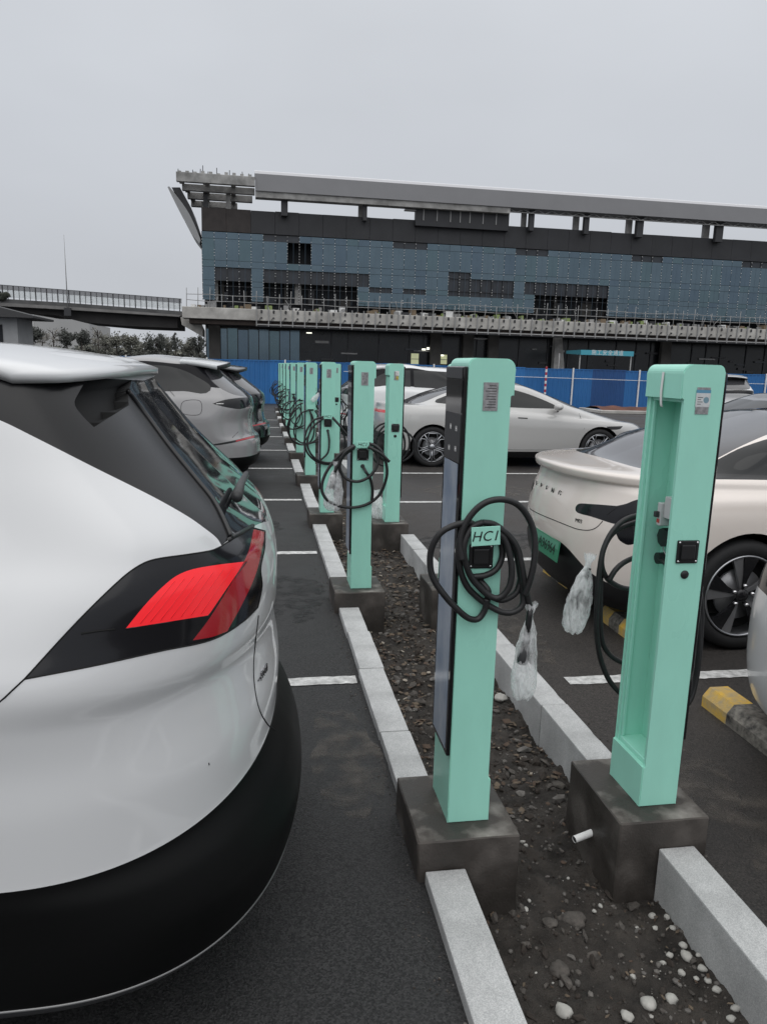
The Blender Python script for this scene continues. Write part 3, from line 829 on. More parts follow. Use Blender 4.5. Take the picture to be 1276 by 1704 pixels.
bag(at(536, 650, LY[3]-.14), at(519, 668, LY[3]-.16), .07, 'white wrapping bunched at the code tag of the fourth left charging post', 3)
bag(at(626, 815, 7.3), at(633, 868, 7.25), .16, 'white plastic bag slumped against the third right charging post', 4)

# --- front right: coil behind the post
q0 = right[0]; Yb = RY[0]+.145
S3 = [C7(s) for s in (
    [(700, 780), (545, 795), (465, 845), (412, 935), (388, 1050), (376, 1200), (376, 1350), (402, 1490), (465, 1605), (600, 1700), (740, 1710), (815, 1670), (850, 1560), (868, 1400), (872, 1200), (830, 1000), (760, 860), (700, 790)],
    [(640, 800), (520, 835), (445, 880), (404, 960), (402, 1040), (440, 1100), (520, 1135), (640, 1130)],
    [(640, 960), (525, 1000), (468, 1042), (434, 1095)],
    [(396, 1010), (392, 1200), (398, 1360), (425, 1430), (480, 1475), (600, 1520)],
    [(866, 1200), (862, 1400), (845, 1550), (800, 1690)],
)]
pb = [px_path(s, Yb+o, .01, i) for i, (s, o) in enumerate(zip(S3, (.02, .04, .03, .055, .035)))]
cq = cable_part(q0, pb, .0102)
b = MB(); b.tube([Vector((-.02, .111, .93)), Vector((-.02, .19, .93)), Vector((-.02, .20, .96))], .008, M_BLACK, 8); b.build('cable_hook', q0)
plug_on(cq, at(979, 945, Yb+.02)-q0.location, (-.28, 0, -1), (-.4, 0, -.3))
bag(at(982, 922, Yb+.02), at(951, 1052, Yb+.02), .105, 'clear plastic bag with a dark plug inside, left of the open charging post', 5)
# sticker on the front right post
lay = [c for c in kids(q0) if c.name.startswith('name_plate')][0]
sb = MB(); x0, x1 = -.030, .020
sb.box((x0, -.1145, 1.452), (x1, -.1141, 1.462), mat('sticker_blue', (0.10, 0.28, 0.42), 0.5))
sb.box((x0, -.1145, 1.408), (x1, -.1141, 1.4519), mat('sticker_white', (0.62, 0.64, 0.65), 0.45, var=0.15, vscale=60))
for i in range(4): sb.box((x0+.006, -.1149, 1.416+i*.007), (x0+.018+(i % 2)*.006, -.1146, 1.418+i*.007), M_DGREY)
sb.lathe([(0, -.1149), (.010, -.1149)], mat('sticker_ink', (0.18, 0.30, 0.36), 0.5), 12, 'y', (.006, 0, 1.43))
sb.build('sticker', lay)
# third right: white and yellow stickers, coil behind
for k in range(2, 8):
    root = right[k]; Yl = .13
    S = []
    for i in range(3):
        cx, cz, ax, az = (.02, .76, .17, .20) if i == 0 else ((.04, .73, .21, .17) if i == 1 else (-.03, .74, .18, .22))
        S.append([root.location+Vector((cx+ax*math.cos(a), Yl+.02*i, cz+az*math.sin(a))) for a in [2*math.pi*t/14+1.6 for t in range(15)]])
    cable_part(root, S, .0102)
sb = MB(); sb.box((-.016, -.1145, 1.43), (.02, -.1141, 1.472), M_WHITE); sb.box((-.008, -.1145, 1.392), (.014, -.1141, 1.424), mat('sticker_yellow', (0.62, 0.5, 0.08), 0.5)); sb.lathe([(0, -.1149), (.006, -.1149)], M_BLACK, 3, 'y', (.003, 0, 1.405))
sb.build('sticker', [c for c in kids(right[2]) if c.name.startswith('name_plate')][0])
# ------------------------------------------------------------ car builder
def paint(name, col, rough=0.28, metal=0.0, coat=0.8, var=0.0):
    return mat(name, col, rough, metal, coat=coat, var=var, vscale=2)
M_GLASS = mat('tinted_glass', (0.008, 0.009, 0.010), 0.04, spec=0.4)
M_RGLASS = mat('rear_glass', (0.02, 0.021, 0.024), 0.05, coat=0.5)
M_TRIM = mat('black_trim', (0.010, 0.010, 0.011), 0.32)
M_CLAD = mat('black_cladding', (0.0035, 0.0037, 0.0038), 0.5, spec=0.13, rvar=.06, vscale=5)
M_SEAM = mat('seam_black', (0.006, 0.006, 0.006), 0.9)  # near-black for panel gaps, handle lines and small marks
M_TYRE = mat('tyre', (0.013, 0.013, 0.014), 0.75)
M_RIMD = mat('rim_dark', (0.018, 0.018, 0.02), 0.25, metal=0.3)
M_RIMS = mat('rim_silver', (0.40, 0.41, 0.43), 0.28, metal=0.9)
M_RIMG = mat('rim_grey', (0.27, 0.27, 0.28), 0.35, metal=0.6)
M_UNDER = mat('underbody', (0.006, 0.006, 0.006), 0.95)
M_RED = mat('red_lens', (0.70, 0.028, 0.035), 0.18, coat=0.6)
M_DRED = mat('dark_red_lens', (0.42, 0.014, 0.024), 0.14, coat=0.35)
M_LAMPB = mat('smoked_lens', (0.008, 0.008, 0.010), 0.14, coat=0.12, spec=0.35)
M_REFL = mat('reflector_red', (0.35, 0.02, 0.03), 0.3)

def pchip(x, Y, q):
    """monotone cubic; x (n,), Y (n, ...), q (m,)"""
    x = np.asarray(x, float); Y = np.asarray(Y, float); h = np.diff(x); d = np.diff(Y, axis=0)/h.reshape(-1, *[1]*(Y.ndim-1))
    m = np.zeros_like(Y)
    if len(x) > 2:
        w1 = (2*h[1:]+h[:-1]).reshape(-1, *[1]*(Y.ndim-1)); w2 = (h[1:]+2*h[:-1]).reshape(-1, *[1]*(Y.ndim-1))
        a, b = d[:-1], d[1:]
        with np.errstate(divide='ignore', invalid='ignore'):
            v = (w1+w2)/(w1/a+w2/b)
        m[1:-1] = np.where(a*b > 0, v, 0)
        m[1:-1] = np.nan_to_num(m[1:-1])
    m[0], m[-1] = d[0], d[-1]
    i = np.clip(np.searchsorted(x, q, side='right')-1, 0, len(x)-2)
    t = ((q-x[i])/h[i]).reshape(-1, *[1]*(Y.ndim-1)); hh = h[i].reshape(t.shape)
    return (2*t**3-3*t**2+1)*Y[i]+(t**3-2*t**2+t)*hh*m[i]+(-2*t**3+3*t**2)*Y[i+1]+(t**3-t**2)*hh*m[i+1]

UF, UR = 0.2, 0.72
def plan_row(R, us):
    """R: dict Y, xf, xr, cf, nf, cr, nr, z (5 values at u = 0, UF, .46, UR, 1), tr: rear taper"""
    def cap(n, c, Yh, m=200):
        t = np.linspace(0, math.pi/2, m)
        x = c*np.cos(t)**(2/n); y = Yh*np.sin(t)**(2/n)
        s = np.concatenate([[0], np.cumsum(np.hypot(np.diff(x), np.diff(y)))]); s /= s[-1] if s[-1] > 0 else 1
        return x, y, s
    out = np.zeros((len(us), 3))
    Yf, Yr = R['Y']*R.get('tf', 1), R['Y']*R.get('tr', 1)
    xf_, yf_, sf_ = cap(R.get('nf', 2.4), R.get('cf', .7), Yf)
    xr_, yr_, sr_ = cap(R.get('nr', 2.4), R.get('cr', .7), Yr)
    for i, u in enumerate(us):
        if u <= UF:
            s = u/UF; x = R['xf']-R.get('cf', .7)+np.interp(s, sf_, xf_); y = np.interp(s, sf_, yf_)
        elif u >= UR:
            s = (1-u)/(1-UR); x = R['xr']+R.get('cr', .7)-np.interp(s, sr_, xr_); y = np.interp(s, sr_, yr_)
        else:
            s = (u-UF)/(UR-UF); x = (R['xf']-R.get('cf', .7))*(1-s)+(R['xr']+R.get('cr', .7))*s
            y = Yf*(1-s)+Yr*s+ (R['Y']-(Yf*(1-s)+Yr*s))*math.sin(math.pi*s)
        out[i, 0], out[i, 1] = x, y
    out[:, 2] = pchip([0, UF, .46, UR, 1], R['z'], us)
    return out

class Car:
    """half body on the side s (local +x forward from the rear, y*s >= 0), cut into parts along outlines, then mirrored"""
    def __init__(c, rows, M, s, nu=104, sub=6):
        c.M = M; c.Mi = M.inverted(); c.s = s; c.camL = c.Mi @ CAM
        us = np.concatenate([np.linspace(0, UF, int(nu*.2), endpoint=False), np.linspace(UF, UR, int(nu*.36), endpoint=False), np.linspace(UR, 1, int(nu*.44))])
        G = np.stack([plan_row(R, us) for R in rows])
        d = np.linalg.norm(np.diff(G, axis=0), axis=2).mean(axis=1)**.6
        k = np.concatenate([[0], np.cumsum(d)])
        q = np.concatenate([np.linspace(k[i], k[i+1], sub, endpoint=False) for i in range(len(rows)-1)]+[[k[-1]]])
        D = pchip(k, G, q); c.D = D; c.sub = sub
        bm = c.bm = bmesh.new(); c.nl = bm.verts.layers.float_vector.new('n0'); c.tl = bm.faces.layers.int.new('tag'); c.rl = bm.faces.layers.int.new('row')
        nr, nc = D.shape[:2]
        V = [[bm.verts.new((D[i, j, 0], D[i, j, 1]*s, D[i, j, 2])) for j in range(nc)] for i in range(nr)]
        for i in range(nr-1):
            for j in range(nc-1):
                vs = [V[i][j], V[i][j+1], V[i+1][j+1], V[i+1][j]]
                if s > 0: vs = vs[::-1]
                f = bm.faces.new(vs); f.smooth = True; f[c.rl] = i
        bm.normal_update()
        side = max(bm.faces, key=lambda f: abs(f.normal.y)*f.calc_area())
        if side.normal.y*s < 0: bmesh.ops.reverse_faces(bm, faces=bm.faces[:])
        bm.normal_update()
        for v in bm.verts:
            n = v.normal.copy()
            if abs(v.co.y) < 1e-4: n.y = 0; n.normalize()
            v[c.nl] = n
        bm.verts.index_update(); bm.verts.ensure_lookup_table()
        vs = [v.co.copy() for v in bm.verts]; nv = len(vs); fs = [[v.index for v in f.verts] for f in bm.faces]
        c.bvh = BVHTree.FromPolygons(vs+[Vector((v.x, -v.y, v.z)) for v in vs], fs+[[i+nv for i in f][::-1] for f in fs])
        c.wheels = []
    # --- projections
    def p_view(c, co): return proj(c.M @ co)
    def cut(c, name, outline, mode='view', filt=None):
        bm = c.bm; s = c.s
        pj = {'view': c.p_view, 'side': lambda co: (co.x, co.z), 'rear': lambda co: (co.y*s, co.z), 'top': lambda co: (co.x, co.y*s)}[mode]
        if filt is None:
            if mode == 'view': filt = lambda f: f.normal.dot(c.camL-f.calc_center_median()) > 0
            elif mode == 'side': filt = lambda f: f.normal.y*s > .2
            elif mode == 'rear': filt = lambda f: f.normal.x < -.15
            else: filt = lambda f: f.normal.z > .3
        xs = [p[0] for p in outline]; ys = [p[1] for p in outline]
        bx = (min(xs), max(xs), min(ys), max(ys))
        cache = {}
        def P(v):
            r = cache.get(v)
            if r is None: r = cache[v] = pj(v.co)
            return r
        def box(f):
            q = [P(v) for v in f.verts]
            return min(a[0] for a in q), max(a[0] for a in q), min(a[1] for a in q), max(a[1] for a in q)
        cand = []
        for f in bm.faces:
            if not filt(f): continue
            x0, x1, y0, y1 = box(f)
            if x1 < bx[0] or x0 > bx[1] or y1 < bx[2] or y0 > bx[3]: continue
            cand.append(f)
        cand = set(cand)
        n = len(outline)
        for i in range(n):
            a, b = outline[i], outline[(i+1) % n]
            if (a[0]-b[0])**2+(a[1]-b[1])**2 < 1e-12: continue
            x0, x1, y0, y1 = min(a[0], b[0]), max(a[0], b[0]), min(a[1], b[1]), max(a[1], b[1])
            fs = []
            for f in cand:
                if not f.is_valid: continue
                q = box(f)
                if q[1] < x0 or q[0] > x1 or q[3] < y0 or q[2] > y1: continue
                fs.append(f)
            if not fs: continue
            if mode == 'view':
                ra = c.Mi.to_3x3() @ ray(*a); rb = c.Mi.to_3x3() @ ray(*b); co, no = c.camL, ra.cross(rb)
            else:
                e = (b[0]-a[0], b[1]-a[1]); nn = (-e[1], e[0])
                if mode == 'side': co, no = Vector((a[0], 0, a[1])), Vector((nn[0], 0, nn[1]))
                elif mode == 'rear': co, no = Vector((0, a[0]*s, a[1])), Vector((0, nn[0]*s, nn[1]))
                else: co, no = Vector((a[0], a[1]*s, 0)), Vector((nn[0], nn[1]*s, 0))
            if no.length < 1e-12: continue
            geom = set(fs)
            for f in fs: geom.update(f.edges); geom.update(f.verts)
            r = bmesh.ops.bisect_plane(bm, geom=list(geom), plane_co=co, plane_no=no.normalized(), dist=1e-6)
            cand.update(g for g in r['geom'] if isinstance(g, bmesh.types.BMFace))
        t = c.tagid(name); hit = 0
        def inside(x, y):
            r = False; j = n-1
            for i in range(n):
                xi, yi = outline[i]; xj, yj = outline[j]
                if (yi > y) != (yj > y) and x < (xj-xi)*(y-yi)/(yj-yi)+xi: r = not r
                j = i
            return r
        for f in cand:
            if f.is_valid and f.calc_area() > 1e-12:
                if inside(*pj(f.calc_center_median())): f[c.tl] = t; hit += 1
        return hit
    tags = None
    def tagid(c, name):
        if c.tags is None: c.tags = ['body']
        if name not in c.tags: c.tags.append(name)
        return c.tags.index(name)
    def row_tag(c, name, a, b, cond=None):
        t = c.tagid(name)
        for f in c.bm.faces:
            if a*c.sub <= f[c.rl] < b*c.sub and (cond is None or cond(f.calc_center_median())): f[c.tl] = t
    def hit(c, px, py):
        d = (c.Mi.to_3x3() @ ray(px, py)).normalized()
        p, n, i, l = c.bvh.ray_cast(c.camL, d)
        return (p, n) if p is not None else (None, None)
    def surf(c, pts, lift=.001):
        out = []
        for x, y in pts:
            p, n = c.hit(x, y)
            if p is not None: out.append(p+n*lift)
        return out
    def side_hit(c, x, z):
        p, n, i, l = c.bvh.ray_cast(Vector((x, c.s*3, z)), Vector((0, -c.s, 0)))
        return (p, n) if p is not None else (None, None)
    def extract(c, names, mirror=True, weld=True):
        """mesh of the named regions, both halves"""
        ids = [c.tags.index(n) if c.tags and n in c.tags else (0 if n == 'body' else -1) for n in names]
        fs = [f for f in c.bm.faces if f[c.tl] in ids]
        return c._mesh(fs, mirror)
    def _mesh(c, fs, mirror, offset=0.0, only_mirror=False):
        idx = {}; V = []; Nn = []; F = []
        for f in fs:
            for v in f.verts:
                if v not in idx:
                    idx[v] = len(V); n = Vector(v[c.nl]); n = n.normalized() if n.length > 0 else v.normal
                    V.append(v.co+n*offset); Nn.append(n)
        base = [[idx[v] for v in f.verts] for f in fs]
        if not only_mirror: F += base
        if mirror:
            m = {}
            for v, i in list(idx.items()):
                if abs(v.co.y) < 1e-5 and not only_mirror: m[i] = i
                else:
                    m[i] = len(V); V.append(Vector((V[i].x, -V[i].y, V[i].z))); Nn.append(Vector((Nn[i].x, -Nn[i].y, Nn[i].z)))
            F += [[m[i] for i in f][::-1] for f in base]
        used = sorted({i for f in F for i in f}); rm = {o: k for k, o in enumerate(used)}
        me = bpy.data.meshes.new('part')
        me.from_pydata([V[i] for i in used], [], [[rm[i] for i in f] for f in F])
        me.polygons.foreach_set('use_smooth', [True]*len(me.polygons))
        me.normals_split_custom_set_from_vertices([Nn[i] for i in used])
        return me
    def part(c, name, tags_, m, parent, mirror=True, split=False, offset=0.0):
        tags_ = [tags_] if isinstance(tags_, str) else tags_
        ids = [c.tags.index(n) for n in tags_ if c.tags and n in c.tags]
        fs = [f for f in c.bm.faces if f[c.tl] in ids]
        if not fs: return None
        objs = []
        for om in ((False, True) if split else (None,)):
            me = c._mesh(fs, mirror if om is None else om, offset, only_mirror=bool(om))
            me.name = name; me.materials.append(m); objs.append(link_mesh(name, me, parent))
        return objs[0] if len(objs) == 1 else objs
    def arch(c, wx, wz, R, parent, depth=.30):
        """cut a wheel opening and line it"""
        pts = [(wx+R*math.cos(a), wz+R*math.sin(a)) for a in [2*math.pi*k/48 for k in range(48)]]
        c.cut('_hole', pts, 'side', filt=lambda f: abs(f.normal.y) > .05 and f.calc_center_median().z < wz+R+.1 and abs(f.calc_center_median().y) > .5)
    def liner(c, wx, wz, R, Yh, parent):
        b = MB(); n = 40
        for sg in (-1, 1):
            V = []; F = []
            for k in range(n+1):
                a = -0.25+(math.pi+.5)*k/n
                ca, sa = math.cos(a)*R*1.004, math.sin(a)*R*1.004
                p, nn = c.side_hit(wx+ca*.995, max(wz+sa*.995, .3))
                yo = abs(p.y) if p is not None else Yh-.05
                V += [(wx+ca, sg*(yo-.004), wz+sa), (wx+ca, sg*(Yh-.38), wz+sa)]
            for k in range(n):
                f = (2*k, 2*k+1, 2*k+3, 2*k+2); F.append(f if sg > 0 else f[::-1])
            F.append(tuple(2*k+1 for k in range(n+1)))
            b._fin(V, F, M_UNDER)
        return b.build('wheel_arch', parent)

def make_wheel(parent, x, y, R, s, style):
    """tyre with a rim as its own piece; s = outward y sign"""
    w = .225; r = R*.745
    b = MB()
    pr = [(r, -w/2), (R*.93, -w/2-.004), (R*.985, -w/2+.02), (R, -w/4), (R, w/4), (R*.985, w/2-.02), (R*.93, w/2+.004), (r*1.06, w/2), (r, w/2-.012), (r, -w/2)]
    b.lathe([(a, h*s) for a, h in (pr if s > 0 else pr)], M_TYRE, 48, 'y')
    bmesh.ops.recalc_face_normals(b.bm, faces=b.bm.faces[:])
    ty = b.build('wheel', parent); ty.location = (x, y, R)
    b = MB(); o = w/2*s
    b.lathe([(r*1.0, o-.010*s), (r*.985, o+.002*s), (r*.95, o-.004*s), (r*.93, o-.05*s), (r*.90, o-.14*s)], M_RIMS if style != 'plain' else M_RIMG, 48, 'y')
    b.lathe([(0, o-.09*s), (r*.95, o-.10*s)], M_UNDER, 32, 'y')
    b.lathe([(0, o-.06*s), (r*.62, o-.06*s), (r*.62, o-.08*s)], M_RIMG, 32, 'y')     # brake disc
    def Q(rr, a, h): return Vector((rr*math.cos(a), o+h*s, rr*math.sin(a)))
    if style == 'sedan':
        for k in range(5):
            a = 2*math.pi*k/5+.35
            for (a0, a1, m, h) in ((-.33, .06, M_RIMD, -.006), (.075, .34, M_RIMG, -.012)):
                p = [Q(r*.13, a+a0*.9, h-.02), Q(r*.13, a+a1*.9, h-.02), Q(r*.5, a+a1*1.0, h-.006), Q(r*.955, a+a1*1.05, h), Q(r*.955, a+a0*1.05, h), Q(r*.5, a+a0*.75, h-.006)]
                bk = [v-Vector((0, .02*s, 0)) for v in p]
                n = len(p); b._fin(p+bk, [tuple(range(n))]+[(i, (i+1) % n, n+(i+1) % n, n+i) for i in range(n)], m)
        b.lathe([(0, o-.006*s), (r*.12, o-.006*s), (r*.16, o-.02*s)], M_RIMD, 20, 'y')
        for k in range(5):
            a = 2*math.pi*k/5+.2; b.lathe([(0, o-.002*s), (.010, o-.002*s), (.011, o-.03*s)], M_CHROME, 8, 'y', (r*.25*math.cos(a), 0, r*.25*math.sin(a)))
    elif style == 'hex':
        for k in range(5):
            a = 2*math.pi*k/5+.3
            pts = [Q(r*.22, a, -.02), Q(r*.42, a-.36, -.008), Q(r*.72, a-.46, 0), Q(r*.93, a-.30, 0), Q(r*.93, a+.30, 0), Q(r*.72, a+.46, 0), Q(r*.42, a+.36, -.008)]
            b.tube(pts, r*.035, M_RIMS, 6, closed=True)
            b.bar(Q(r*.2, a+.63, -.02), Q(r*.95, a+.63, 0), r*.045, M_RIMS)
        b.lathe([(0, o), (r*.16, o), (r*.2, o-.02*s)], M_RIMS, 20, 'y')
    else:
        for k in range(10):
            a = 2*math.pi*k/10
            b.bar(Q(r*.15, a, -.015), Q(r*.95, a+.05, -.002), r*.055, M_RIMG)
        b.lathe([(0, o-.004*s), (r*.16, o-.004*s), (r*.2, o-.02*s)], M_RIMG, 20, 'y')
    b.build('rim', ty)
    return ty

def car_world(x, y, heading):
    """local +x (rear to front) along world heading sign on X"""
    return Matrix.Translation((x, y, 0)) @ (Matrix.Identity(4) if heading > 0 else Matrix.Rotation(math.pi, 4, 'Z'))

def underbody(rows, parent, z=.22):
    R = rows[0]; b = MB()
    us = np.linspace(0, 1, 40); P = plan_row(dict(R, z=[z]*5), us)*[1, 1, 1]
    pts = [(p[0], p[1]*.99) for p in P]; poly = pts+[(x, -y) for x, y in pts[::-1] if y > 1e-4]
    vs = [(x, y, z) for x, y in poly]
    b._fin(vs, [tuple(range(len(vs)))], M_UNDER)
    o = b.build('underbody', parent)
    return o

def seam(car, paths, parent, r=.0022, m=None, name='seam', lift=.0):
    b = MB()
    for p in paths:
        q = car.surf(p, lift)
        if len(q) > 1: b.tube(q, r, m or M_SEAM, 6)
    if len(b.bm.verts) == 0: b.bm.free(); return None
    o = b.build(name, parent); return o
P3 = lambda pts: [(p[0]/2.552, 560+p[1]/2.552, *p[2:]) for p in pts]
P4 = lambda pts: [(180+p[0]/4.253, 580+p[1]/4.253, *p[2:]) for p in pts]
P5 = lambda pts: [(860+p[0]/5.8, 740+p[1]/5.8, *p[2:]) for p in pts]
def smooth(pts, sub=5): return catmull(pts, sub, True)
def row(z, Y, xr, xf, **k):
    if not isinstance(z, (list, tuple)): z = [z]*5
    return dict(z=list(z), Y=Y, xr=xr, xf=xf, **k)
M_WPAINT = paint('white_paint', (0.67, 0.676, 0.682))
M_GPAINT = paint('silver_grey_paint', (0.27, 0.266, 0.27), rough=0.25)
M_SPAINT = paint('warm_silver_paint', (0.47, 0.465, 0.455), rough=0.22)
M_BPAINT = paint('beige_white_paint', (0.72, 0.655, 0.605), rough=0.24)
M_KPAINT = paint('black_paint', (0.012, 0.013, 0.014), rough=0.15)
M_DPAINT = paint('dark_grey_paint', (0.10, 0.10, 0.115), rough=0.2)
M_ROOFW = paint('pale_roof_paint', (0.60, 0.62, 0.63), rough=0.25)

def finish(car, root, rows, Yh, wheels, R, style, paint_m):
    for wx in wheels:
        for sg in (-1, 1): make_wheel(root, wx, sg*(Yh-.125), R, sg, style)
    underbody(rows, root)

# ============================================================ near white SUV (left edge of the photo)
def near_suv():
    M = car_world(.135, 2.38, -1)
    rows = [
        row(.20, .86, .10, 4.50, cr=.60, nr=2.5),
        row(.27, .925, .030, 4.62, cr=.62, nr=2.5),
        row(.40, .932, .004, 4.66, cr=.62, nr=2.5),
        row(.50, .932, .030, 4.66, cr=.62, nr=2.4),
        row([.56, .56, .56, .56, .625], .925, .085, 4.66, cr=.61, nr=2.35),
        row([.70, .70, .70, .70, .72], .924, .078, 4.66, cr=.62, nr=2.35),
        row([.80, .81, .82, .82, .825], .9165, .092, 4.64, cr=.62, nr=2.4),
        row([.86, .89, .90, .90, .895], .921, .100, 4.62, cr=.62, nr=2.4),
        row([.90, .94, .97, .975, .96], .930, .085, 4.58, cr=.61, nr=2.45),
        row([.95, 1.0, 1.06, 1.07, 1.06], .917, .084, 4.50, cr=.60, nr=2.6, tr=.985),
        row([1.02, 1.08, 1.14, 1.17, 1.155], .890, .112, 4.2, cr=.52, nr=2.9, tr=.97),
        row([1.10, 1.13, 1.19, 1.25, 1.23], .855, .185, 3.55, cr=.44, nr=3.5, tr=.96),
        row([1.32, 1.35, 1.38, 1.42, 1.40], .79, .352, 3.0, cr=.41, nr=3.6, tr=.96),
        row([1.52, 1.54, 1.56, 1.57, 1.55], .735, .468, 2.55, cr=.38, nr=3.6, tr=.96),
        row([1.56, 1.59, 1.605, 1.612, 1.59], .705, .485, 2.5, cr=.38, nr=3.4, tr=.96),
        row([1.61, 1.635, 1.655, 1.655, 1.625], .60, .50, 2.45, cr=.45, nr=2.6, tr=.96),
        row([1.64, 1.66, 1.68, 1.675, 1.645], .35, .52, 2.40, cr=.35, nr=2.4),
        row([1.65, 1.67, 1.69, 1.68, 1.65], 0.0, .53, 2.40, cr=.3, nr=2.2)]
    car = Car(rows, M, 1, nu=230, sub=7)
    root = empty('parked_car', (.135, 2.38, 0), math.pi)
    tag(root, 'white SUV filling the left edge, with black cladding and a big red tail lamp', 'car', 'parked cars')
    car.row_tag('clad', 0, 4)
    car.row_tag('valance', 0, 1)
    blk = smooth(P3([(-700, 60, 1), (-300, 238), (0, 355), (150, 428), (400, 555), (650, 680), (800, 765), (880, 822), (922, 857), (942, 888, 1), (968, 866), (1015, 836), (1050, 816), (1075, 803, 1), (1062, 735), (1030, 640, 1), (1030, 560, 1), (1500, 400, 1), (1500, -300, 1), (-700, -300, 1)]), 6)
    lim = 14*car.sub
    vf = lambda f: f.normal.dot(car.camL-f.calc_center_median()) > 0 and f[car.rl] < lim
    car.cut('pillar', blk, 'view', vf)
    # front half of the greenhouse (outside the photo) in side view
    car.cut('pillar', [(.75, 1.36), (1.1, 1.20), (3.2, 1.15), (2.4, 1.66), (.75, 1.66)], 'side', lambda f: f.normal.y > .05 and f[car.rl] < lim)
    car.cut('side_window', smooth([(.98, 1.24, 1), (1.3, 1.215), (2.1, 1.205, 1), (2.1, 1.53, 1), (1.5, 1.545), (1.15, 1.53, 1)]), 'side', lambda f: f.normal.y > .1 and f[car.rl] < lim)
    car.cut('side_window', smooth([(2.16, 1.205, 1), (3.1, 1.185, 1), (2.75, 1.38), (2.45, 1.51, 1), (2.16, 1.53, 1)]), 'side', lambda f: f.normal.y > .1 and f[car.rl] < lim)
    car.cut('windscreen', [(-.01, 0)]*0 or [(2.45, -.01), (3.45, -.01), (3.38, .6), (3.0, .68), (2.5, .60)], 'top', lambda f: f.normal.x > .2 and f.normal.z > .2 and f.calc_center_median().z < 1.6)
    car.cut('glass', smooth(P3([(545, 238, 1), (620, 335), (720, 470), (830, 605), (900, 692), (950, 785), (975, 852, 1), (1012, 842), (1050, 826), (1077, 806), (1130, 786), (1300, 760, 1), (1300, 150, 1), (530, 150, 1)])), 'view', vf)
    car.cut('recess', smooth(P3([(318, 285), (335, 240), (380, 170), (450, 110), (600, 60, 1), (545, 240, 1), (548, 292, 1), (400, 385, 1), (350, 335)])), 'view', vf)
    lamp = smooth(P3([(105, 1455, 1), (330, 1210), (520, 1025), (600, 968), (660, 946), (800, 925), (900, 908), (942, 890, 1), (975, 868), (1035, 835), (1073, 812, 1), (1127, 826, 1), (1124, 900), (1108, 985), (1114, 1060), (1096, 1150, 1), (1040, 1205), (945, 1268), (860, 1300), (700, 1332), (400, 1398)]), 6)
    car.cut('lamp', lamp)
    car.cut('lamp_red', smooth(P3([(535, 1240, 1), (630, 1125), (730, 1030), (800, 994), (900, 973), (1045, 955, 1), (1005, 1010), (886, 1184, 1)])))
    car.cut('lamp_dark', smooth(P3([(820, 1290, 1), (895, 1190), (1008, 1005), (1055, 915), (1078, 818, 1), (1124, 829, 1), (1118, 880), (1088, 1005), (1040, 1115), (966, 1252, 1), (900, 1276)])))
    car.arch(1.20, .36, .405, root); car.arch(3.87, .36, .405, root)
    ti = car.tags.index('recess')      # scoop under the spoiler end: push the inner points in
    for v in car.bm.verts:
        if v.link_faces and all(f[car.tl] == ti for f in v.link_faces): v.co -= Vector(v[car.nl])*.035
    body = car.part('body', ['body'], M_WPAINT, root)
    car.part('cladding', ['clad'], M_CLAD, root)
    car.part('rear_valance', ['valance'], M_DGREY, root)
    car.part('rear_pillar', ['pillar'], mat('pillar_black', (0.010, 0.010, 0.011), 0.26, spec=.34), root)
    car.part('pillar_recess', ['recess'], mat('recess_black', (0.005, 0.005, 0.005), 0.6, spec=.2), root, split=True)
    car.part('side_window', ['side_window'], M_GLASS, root, split=True)
    car.part('windscreen', ['windscreen'], M_GLASS, root)
    car.part('rear_window', ['glass'], M_RGLASS, root)
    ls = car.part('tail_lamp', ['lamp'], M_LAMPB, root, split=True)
    a = car.part('red_lens', ['lamp_red'], mat('glow_red_lens', (0.86, 0.022, 0.03), 0.22, coat=0.3, spec=.3, emit=((1, 0.035, 0.045), 0.28)), root, split=True)  # lamp is unlit; emission added to the lens to lift its red
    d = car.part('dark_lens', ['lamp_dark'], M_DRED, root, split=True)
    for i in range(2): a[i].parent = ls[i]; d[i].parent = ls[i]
    b = MB()
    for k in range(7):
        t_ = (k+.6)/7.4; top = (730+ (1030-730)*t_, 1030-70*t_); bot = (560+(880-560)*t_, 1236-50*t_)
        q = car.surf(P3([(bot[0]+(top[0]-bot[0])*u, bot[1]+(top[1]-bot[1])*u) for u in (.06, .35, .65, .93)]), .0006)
        if len(q) > 1: b.tube(q, .0009, mat('glow_rib_red', (.62, .018, .026), .3, spec=.3, emit=((1, .035, .045), .16)), 5)  # ribs carry the same added glow, weaker; the lamp is off
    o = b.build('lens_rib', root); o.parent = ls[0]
    b = MB(); q = car.surf(P3([(345, 1262), (420, 1250), (490, 1242)]), .0012); b.tube(q, .0022, M_SEAM, 5); o = b.build('lens_mark', root); o.parent = ls[0]
    b = MB(); q = car.surf(P3([(536, 1241), (700, 1216), (884, 1186), (1006, 1010), (1046, 957)]), .0008); b.tube(q, .0016, M_LAMPB, 5); o = b.build('lens_edge', root); o.parent = ls[0]
    for wx in (1.20, 3.87): car.liner(wx, .36, .405, .93, root)
    # wheel-arch flares
    for wx in (1.20, 3.87):
        for sg in (-1, 1):
            b = MB(); pts = []
            for k in range(33):
                an = -.2+(math.pi+.4)*k/32; x, z = wx+.415*math.cos(an), .36+.415*math.sin(an)
                p, n = car.side_hit(x, max(z, .25))
                if p is not None: pts.append(Vector((x, sg*(abs(p.y)+.002), z)))
            if len(pts) > 3: b.tube(pts, .028, M_CLAD, 8)
            b.build('arch_flare', root)
    # gaps: lamp edge, hatch, pillar edge
    seam(car, [P3([(-60, 1600), (20, 1535), (60, 1497), (105, 1455)])], root, .002)
    seam(car, [[(p[0], p[1]) for p in lamp+lamp[:1]]], root, .0018)
